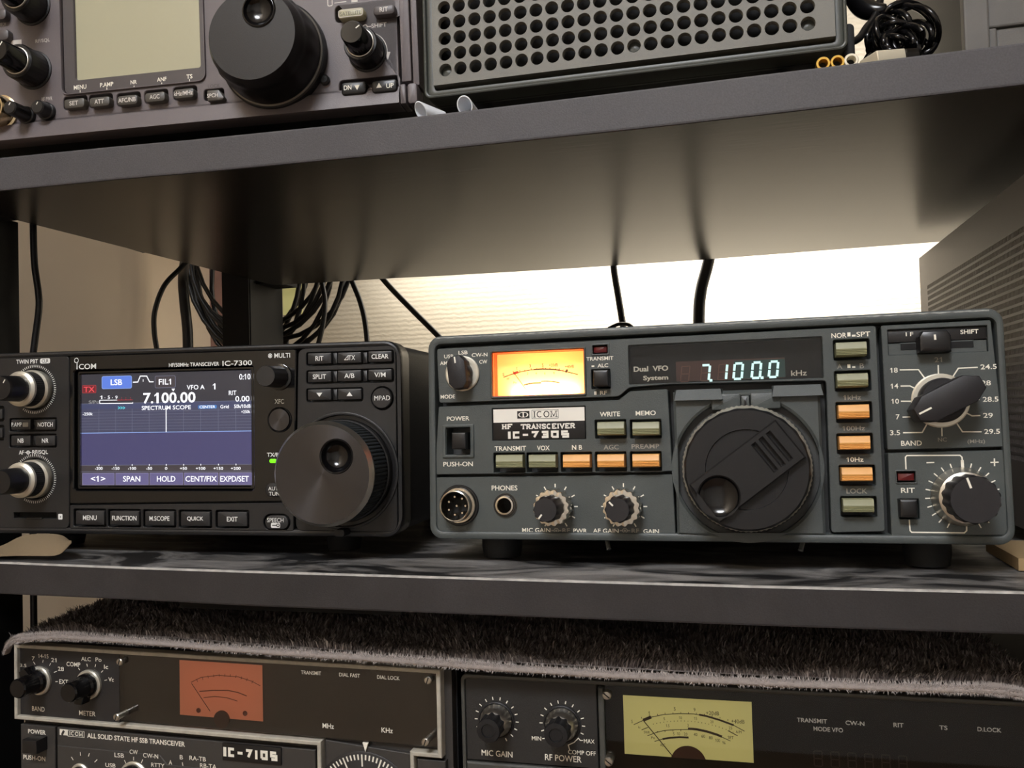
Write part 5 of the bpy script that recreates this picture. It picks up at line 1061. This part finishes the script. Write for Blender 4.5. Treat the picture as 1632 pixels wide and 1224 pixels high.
o=rp('front_panel',g,0,None,root2); b=o.modifiers.new('b','BEVEL'); b.width=.0009; b.segments=2; b.limit_method='ANGLE'
for x in (gx+12,gx+128):
    for y in (gy+12,600): g=MB(); g.lathe(x,y,[(6,gz-.2),(6,gz+3.2)],M_RUBBER,16,cap0=True); rp('foot',g,30,None,root2)
# ================================================================ cables
M_CAB=mat('black_cable',(20,18,18),rough=.42); M_CABG=mat('black_cable_glossy',(16,15,16),rough=.22)
def cable(name,pts,d,label,cat='cable',group=None,m=None,n=10,drop=False):
    """pts: (px,py,Y) in the photo"""
    P=[onY(x,y,Y) for x,y,Y in pts]
    if drop: P+=[P[-1]+Vector((0,0,-14)),P[-1]+Vector((0,0,-40)),Vector((P[-1].x,P[-1].y,-300)),Vector((P[-1].x+12,P[-1].y-4,-700)),Vector((P[-1].x,P[-1].y,-1199.9+d/2))]
    P=spline(P,8); g=MB(); g.tube(P,d/2,m or M_CAB,n); return wbuild(name,g,label,cat,group,smooth=60)
cable('cable',[(52,278,434),(53,330,434),(53,362,434),(55,420,434),(61,465,434),(62,492,434),(56,540,434),(50,590,434)],3.9,'slim black cable hanging down beside the left front post',drop=True)
cable('cable',[(304,385,640),(299,412,640),(288,427,638),(262,455,628),(247,495,622),(246,530,622),(252,570,622)],4.2,'thin black cable curving out left of the coiled bundle',drop=True)
cable('cable',[(298,385,742),(297,400,722),(292,440,660),(294,480,655),(299,530,655),(300,600,655)],8.6,'thick black cable hanging straight down left of the rear post',drop=True)
coil=MB(); random.seed(3)
def cloop(cx_,cy_,rx,ry,Y,tilt,d=4.6,a0=0,a1=360,wob=0):
    pts=[]
    for i in range(29):
        a=math.radians(a0+(a1-a0)*i/28); x=rx*math.cos(a); y=ry*math.sin(a)
        pts.append(onY(cx_+x*math.cos(tilt)-y*math.sin(tilt),cy_+x*math.sin(tilt)+y*math.cos(tilt),Y+wob*math.sin(a*2)))
    coil.tube(pts,d/2,M_CAB,8)
for i,(cx_,cy_,rx,ry,Y,t_) in enumerate(((418,420,112,150,718,.05),(412,415,98,140,722,.08),(422,405,128,165,716,-.03),(400,430,86,150,726,.0),(428,440,120,120,728,.3),(415,400,104,128,712,-.25),(408,440,70,118,730,.1),(420,398,116,142,708,.12),(404,410,92,132,734,.2),(430,392,134,150,720,-.12),(410,405,108,118,726,.4))): cloop(cx_,cy_,rx,ry,Y+42,t_)
q0=onY(455,560,770); coil.tube(spline([q0,q0+Vector((2,0,-60)),Vector((q0.x,q0.y,-700)),Vector((q0.x+10,q0.y,-1197.5))],8),2.3,M_CAB,8)
wbuild('cable_coil',coil,'large coil of black cable hanging behind the rear post','cable coil',smooth=60)
cable('cable',[(540,380,718),(558,440,716),(573,478,714),(582,515,712),(587,570,708)],4.6,'black cable dropping just right of the hanging coil',drop=True)
cable('cable',[(575,400,724),(614,449,722),(655,492,718),(700,537,712),(730,570,708)],5.0,'black cable slanting down to the right behind the amber-meter radio',drop=True)
cable('cable',[(972,350,726),(978,425,724),(985,470,722),(993,520,718),(1000,570,700)],5.6,'single black cable hanging behind the middle of the amber-meter radio',drop=True)
cable('cable',[(1140,340,726),(1130,412,724),(1118,460,722),(1114,500,720),(1115,560,716)],9.6,'thick black cable hanging behind the amber-meter radio display','cable',drop=True)
cable('cable',[(1008,522,690),(1000,517,688),(985,517,684),(970,524,680)],3,'short black cable loop peeping over the amber-meter radio')
cable('cable',[(520,380,735),(513,440,733),(518,480,731),(514,520,729),(500,580,727)],4.6,'black cable crossing in front of the coil near its right side',drop=True)
# speaker lead and upper right tangle
cable('cable',[(1350,69,392),(1356,68,394),(1370,60,398),(1380,45,402),(1392,30,410),(1402,5,420),(1405,-40,430)],3.2,'black speaker lead curving up from the speaker side',m=M_CAB)
def ringloop(name,loops,label,cat,d=2.2):
    g=MB()
    for cx_,cy_,rx,ry,Y,t_,a0,a1 in loops:
        pts=[]
        for i in range(33):
            a=math.radians(a0+(a1-a0)*i/32); x=rx*math.cos(a); y=ry*math.sin(a); pts.append(onY(cx_+x*math.cos(t_)-y*math.sin(t_),cy_+x*math.sin(t_)+y*math.cos(t_),Y+5*math.sin(a*2+rx)))
        g.tube(pts,d/2,M_CABG,8)
    return wbuild(name,g,label,cat,smooth=60)
ringloop('cable_coil',[(1446,48,45,38,402,.5,0,360),(1450,46,48,40,405,.55,0,360),(1458,52,38,42,398,.2,0,360),(1436,60,34,24,396,.3,0,360),(1432,66,24,17,391,.1,0,360),(1442,62,30,20,389,-.4,0,360),(1418,58,30,40,409,-.2,0,360),(1454,64,26,34,400,.9,0,360),(1412,66,28,36,412,.2,0,360),(1430,62,44,22,394,.8,0,360),(1426,70,20,12,387,.2,0,360),(1406,70,22,30,405,-.5,0,360),(1422,50,26,34,399,.6,0,360),(1446,74,34,18,404,.1,0,360),(1418,76,34,22,401,-.1,0,360)],'tight coil of glossy black cable on the upper board beside the speaker','cable coil',2.5)
cable('cable',[(1408,97,400),(1394,84,404),(1384,90,405),(1378,104,405)],3.0,'end of black cable lying at the lower left of the small cable coil',m=M_CABG)
g=MB(); P=[onY(x,y,Y) for x,y,Y in ((1352,-34,428),(1360,-8,424),(1374,10,420),(1392,18,416),(1412,16,414))]; g.tube(spline(P,6),5.5,M_CABG,14,rr=[2.6+2.2*math.sin(i/24*PI) for i in range(25)]); wbuild('power_plug',g,'bulky glossy black plug above the small cable coil','plug',smooth=60)
# ring ended connectors, metal plug, sleeves
def tubeobj(name,px,py,Y,r,r2,ln,m,label,cat,group,d=(0,1,0),inner=None):
    c_=onY(px,py,Y); g=MB(); dv=Vector(d).normalized(); up=Vector((0,0,1)); x_=dv.cross(up).normalized(); z_=x_.cross(dv)
    n=28; R=lambda r,t:[tuple(c_+x_*r*math.cos(2*PI*i/n)+z_*r*math.sin(2*PI*i/n)+dv*t) for i in range(n)]
    g.loops([R(r2,ln),R(r2,.2),R(r2+.2,0),R(r-.2,0),R(r,.3),R(r,ln)],m,True,False); 
    if inner: g.loops([R(r2,ln*.5),R(r2-.01,ln*.5)],inner,False,True); g.loops([R(r2*.98,1),R(r2*.98,ln*.5)],inner,False,False)
    return wbuild(name,g,label,cat,group,smooth=40)
M_BR=mat('brass',(212,170,82),rough=.3,metal=.9); M_WR=mat('white_metal_ring',(220,212,190),rough=.4,metal=.3)
zt=127.9
for px,nm,m,lb in ((1312,0,M_BR,'brass ring-ended connector lying leftmost under the speaker corner'),(1335,1,M_BR,'brass ring-ended connector beside the pale one'),(1357,2,M_WR,'pale silvery ring-ended connector nearest the metal plug')):
    Y=357; c_=onY(px,100,Y); c2=Vector((c_.x,Y,zt+2.6)); g=MB(); n=28
    R=lambda r,t,c2=c2:[(c2.x+r*math.cos(2*PI*i/n),c2.y+t,c2.z+r*math.sin(2*PI*i/n)) for i in range(n)]
    g.loops([R(1.6,10),R(1.6,.3),R(1.8,0),R(2.5,0),R(2.7,.3),R(2.7,10)][::-1],m,False,False); g.loops([R(1.62,4),R(.01,4)],M_HOLE,False,False)
    wbuild('ring_connector',g,lb,'connector','ring connectors on the upper board',smooth=40)
a=onY(1384,93,360); b=onY(1430,83,364); g=MB(); 
def obox(g,a,b,w,h,m,ch=.3):
    d=(b-a); x_=d.normalized(); y_=Vector((0,0,1)).cross(x_).normalized(); z_=x_.cross(y_)
    for_=lambda t,q:[tuple(a+x_*t+y_*u+z_*v) for u,v in rrect(0,0,w-q,h-q,.6,3)]
    L=d.length; g.loops([for_(0,ch*2),for_(ch,0),for_(L-ch,0),for_(L,ch*2)],m)
a=Vector((a.x,360,zt+2.4)); b=Vector((b.x,366,zt+4.2)); obox(g,a,b,11,4.2,M_WR); k=wbuild('metal_plug',g,'flat pale metal plug lying in front of the small cable coil','plug')
g=MB(); d=(b-a).normalized(); obox(g,b+d*.2,b+d*8,9,4.6,MATS['black_cable_glossy'],1.2); lk=k.location*1000-BASE; o=finish('plug_body',[((x-lk.x)/1000,(y-lk.y)/1000,(z-lk.z)/1000) for x,y,z in g.V],g.F,g.M,g.mats,k)
M_SLV=mat('milky_sleeve',(244,247,252),rough=.3)
for (x0,x1,lb,dz) in ((664,708,'milky plastic sleeve lying at the board edge under the grey radio corner',3.6),(738,757,'shorter milky plastic sleeve lying right of the other one',3.8)):
    p0=onY(x0,180,356); p1=onY(x1,180,372); a=Vector((p0.x,356,zt-.3+dz)); b=Vector((p1.x,368,zt-.6+2.6)); d=(b-a).normalized(); x_=d.cross(Vector((0,0,1))).normalized(); z_=x_.cross(d); n=28; g=MB(); Ln=(b-a).length
    def R(r,t,cut=0): return [tuple(a+x_*r*math.cos(2*PI*i/n)+z_*r*math.sin(2*PI*i/n)+d*(t+cut*(1-math.sin(2*PI*i/n))*2.2)) for i in range(n)]
    g.loops([R(3.0,Ln),R(3.0,.1,1),R(3.25,0,1),R(3.5,.1,1),R(3.4,Ln)][::-1],M_SLV,False,False); wbuild('plastic_sleeve',g,lb,'plastic sleeve','plastic sleeves on the upper board',smooth=40)
# ================================================================ paper and cardboard on the lower board
M_KR=mat('kraft_paper',(118,102,78),rough=.8,bump=.3,bscale=300)
g=MB(); 
edge=[(-30,889),(20,886),(60,886),(93,884),(113,866)]; topp=[(-30,881),(6,868),(40,853),(92,852),(112,864)]
A_=spline([onY(x,y,359) for x,y in edge],5); B_=spline([onY(x,y,372) for x,y in topp],5)
lift=max(0,max(hgt(BT_LO,p.x)+.4-p.z for p in A_))
n_=len(A_); V=[]
for j in range(6):
    s_=j/5
    for a,b in zip(A_,B_):
        p=a.lerp(b,s_); V.append((p.x,p.y,max(p.z+lift*(1-s_)+1.0*math.sin(PI*s_),hgt(BT_LO,p.x)+.4)))
nn=len(V); V+=[(x,y+.5,z) for x,y,z in V]; F=[]
for j in range(5):
    for i in range(n_-1):
        a=j*n_+i; F.append((a,a+1,a+n_+1,a+n_)); F.append((a+nn,a+n_+nn,a+n_+1+nn,a+1+nn))
g.add(V,F,M_KR); wbuild('paper_sheet',g,'curled piece of kraft paper under the left end of the touch screen radio','paper',smooth=60)
ca=onY(1621,846,392); g=MB(); g.box((ca.x,392,-70.2),(ca.x+60,440,-65.3),mat('corrugated_cardboard',(160,134,96),rough=.8,bump=.3,bscale=400)); 
for i in range(8): g.line([(ca.x+1+i*4,391.9),(ca.x+3+i*4,391.9)],.2,-69,M_HOLE) if 0 else None
wbuild('cardboard_piece',g,'small strip of tan corrugated cardboard at the right end of the lower board','cardboard',smooth=0)
g=MB(); a=onY(449,452,YB-4); b=onY(480,500,YB-4); g.box((a.x,YB-2.8,b.z),(b.x,YB-.1,a.z+20),mat('pale_yellow_card',(226,222,150),rough=.6)); wbuild('wall_card',g,'pale yellow card on the back wall beside the rear post','card',smooth=0)
g=MB(); g.box((XL,YB-12,FZ),(XL+62,YB-.1,CZ),mat('pinkish_wood',(112,80,66),rough=.6,var=.2,vscale=30)); wbuild('trim_1',g,kind='structure',smooth=0)
# ================================================================ fluffy blanket over the lower radios
M_FUR=[mat('fur_dark',(104,94,90),rough=.9),mat('fur_mid',(140,130,125),rough=.9),mat('fur_light',(190,180,174),rough=.85)]
M_HEM=mat('blanket_hem',(150,140,134),rough=.95,bump=.8,bscale=700,var=.12,vscale=400)
HEM=[(18,1036),(24,1024),(40,1016),(73,1013),(110,1012),(150,1014),(250,1021),(400,1033),(520,1041),(640,1049),(720,1055),(800,1061),(1000,1073),(1200,1083),(1400,1091),(1520,1094),(1580,1096),(1625,1103),(1660,1116)]
hp=spline([onY(x,y,378.5) for x,y in HEM],5)
def hz(x):
    for a,b in zip(hp,hp[1:]):
        if a.x<=x<=b.x: return a.z+(b.z-a.z)*(x-a.x)/(b.x-a.x+1e-9)
    return hp[0].z if x<hp[0].x else hp[-1].z
g=MB(); bu=lambda x,y:2.2*math.sin(x/31)*math.sin(y/23+1)+1.4*math.sin(x/13+2)*math.sin(y/17)+3.0*math.exp(-((x+330)/22)**2)*math.exp(-((y-415)/30)**2)
XA,XB=hp[1].x,hp[-1].x; nx,ny=100,40
def sh(x,y):
    s=min(1,(y-378.5)/30); base=hz(x); z=base+1.6+ (1-abs(1-s))*0 + bu(x,y)*min(1,(y-378.5)/12)*.8+1.8*s
    e_=max(0,(XA+16-x)/16); z-=e_*e_*5
    return max(z,-112.4 if x<-128 else -117.2)
V=[];F=[]
for j in range(ny+1):
    for i in range(nx+1):
        x=XA+(XB-XA)*i/nx; y=379+(600-379)*(j/ny)**1.4; V.append((x,y,sh(x,y)))
N_=len(V); V+=[(x,y,z-2.2) for x,y,z in V]
for j in range(ny):
    for i in range(nx):
        a=j*(nx+1)+i; F.append((a,a+1,a+nx+2,a+nx+1)); F.append((a+N_,a+nx+1+N_,a+nx+2+N_,a+1+N_))
g.add(V,F,M_FUR[1])
random.seed(5); bl=[[],[],[]]; bf=[[],[],[]]
for q in range(46000):
    x=random.uniform(XA-2,XB); u=random.random(); y=380+u*u*110 if q%5 else random.uniform(380,590)
    z=sh(x,y)-.3; L_=random.uniform(3.6,7.6)*(0.72+.3*math.sin(x/9+y/5)*math.sin(y/8+x/40)); a=random.gauss(-1.2,1.0)+1.3*math.sin(x/19+y/13); ln=random.uniform(.5,1.1)
    dx,dy=math.cos(a)*ln*L_*.7,math.sin(a)*ln*L_*.7; w_=.34; m=0 if random.random()<.45 else (1 if random.random()<.75 else 2)
    b=len(bl[m]); ox,oy=-math.sin(a)*w_,math.cos(a)*w_
    bl[m]+=[(x-ox,y-oy,z),(x+ox,y+oy,z),(x+dx*.45+ox*.8,y+dy*.45+oy*.8,z+L_*.6),(x+dx*.45-ox*.8,y+dy*.45-oy*.8,z+L_*.6),(x+dx,y+dy,z+L_*.85)]
    bf[m]+=[(b,b+1,b+2,b+3),(b+3,b+2,b+4)]
for q in range(9000):
    p=hp[random.randrange(len(hp)-1)]; x=p.x+random.uniform(-6,6)
    if not XA<x<XB: continue
    t=random.uniform(-.9,2.2); z=hz(x)+1.5*math.sin(t); y=375.6-2.7*math.cos(t); b=len(bl[2]); a=random.uniform(-1,1); l_=random.uniform(.8,1.9)
    bl[2]+=[(x-.12,y,z),(x+.12,y,z),(x+a*.8,y-l_*math.cos(t)*.8,z+l_*math.sin(t)+.1)]; bf[2]+=[(b,b+1,b+2)]
for m in range(3): g.add(bl[m],bf[m],M_FUR[m])
bk=wbuild('fluffy_blanket',g,'grey-brown fluffy blanket with a pale hem lying over the two lower radios','blanket',smooth=0,origin=(-130,480,-116))
g=MB(); L_=[]
for i,p in enumerate(hp):
    L_.append([(p.x,p.y-3.0+2.9*math.cos(t),p.z+1.5*math.sin(t)+.12*math.sin(i*1.7+t*3)) for t in [2*PI*k/12 for k in range(12)]])
L2=[]
for a,b in zip(L_,L_[1:]):
    for s in (0,.5): L2.append([tuple(a[k][c]+(b[k][c]-a[k][c])*s for c in range(3)) for k in range(12)])
g.loops([l[::-1] for l in L2],M_HEM); og=Vector((-130,480,-116))
o=finish('hem',[((x-og.x)/1000,(y-og.y)/1000,(z-og.z)/1000) for x,y,z in g.V],g.F,g.M,g.mats,bk,80)
# ================================================================ light
M_LAMP=mat('ceiling_lamp_diffuser',(240,240,235),emit=(243,246,252),es=46.0)
g=MB(); g.lathe(0,0,[(260,0),(270,-20),(255,-50),(200,-62),(.01,-66)],M_LAMP,64,cap0=True,cap1=False)
wbuild("ceiling_light",g,'round white ceiling lamp glowing above the room','ceiling light',origin=(0,0,0)).location=(-.15,-.95,2.398)
def arealamp(name,loc,target,sx,sy,e,col,spread=180):
    l=bpy.data.lights.new(name,'AREA'); l.shape='RECTANGLE'; l.size=sx; l.size_y=sy; l.energy=e; l.color=col; l.spread=math.radians(spread)
    o=bpy.data.objects.new(name,l); COL.objects.link(o); o.location=loc; d=Vector(target)-Vector(loc); o.rotation_euler=d.to_track_quat('-Z','Y').to_euler(); return o
# a strip lamp fixed behind the upper board washes the wall
arealamp('strip_lamp_behind_board',(.06,.80,1.385),(.06,.86,1.25),.80,.03,1.9,(1,.95,.86))
arealamp('added_wall_light_behind_speaker',(-.04,.77,1.42),(-.0,.87,1.42),.18,.03,1.3,(1,.97,.92))  # unseen extra light, added to brighten the wall above the board
w=bpy.data.worlds.new('room_air'); sc.world=w; w.use_nodes=True; w.node_tree.nodes['Background'].inputs[0].default_value=(.05,.045,.04,1); w.node_tree.nodes['Background'].inputs[1].default_value=.3
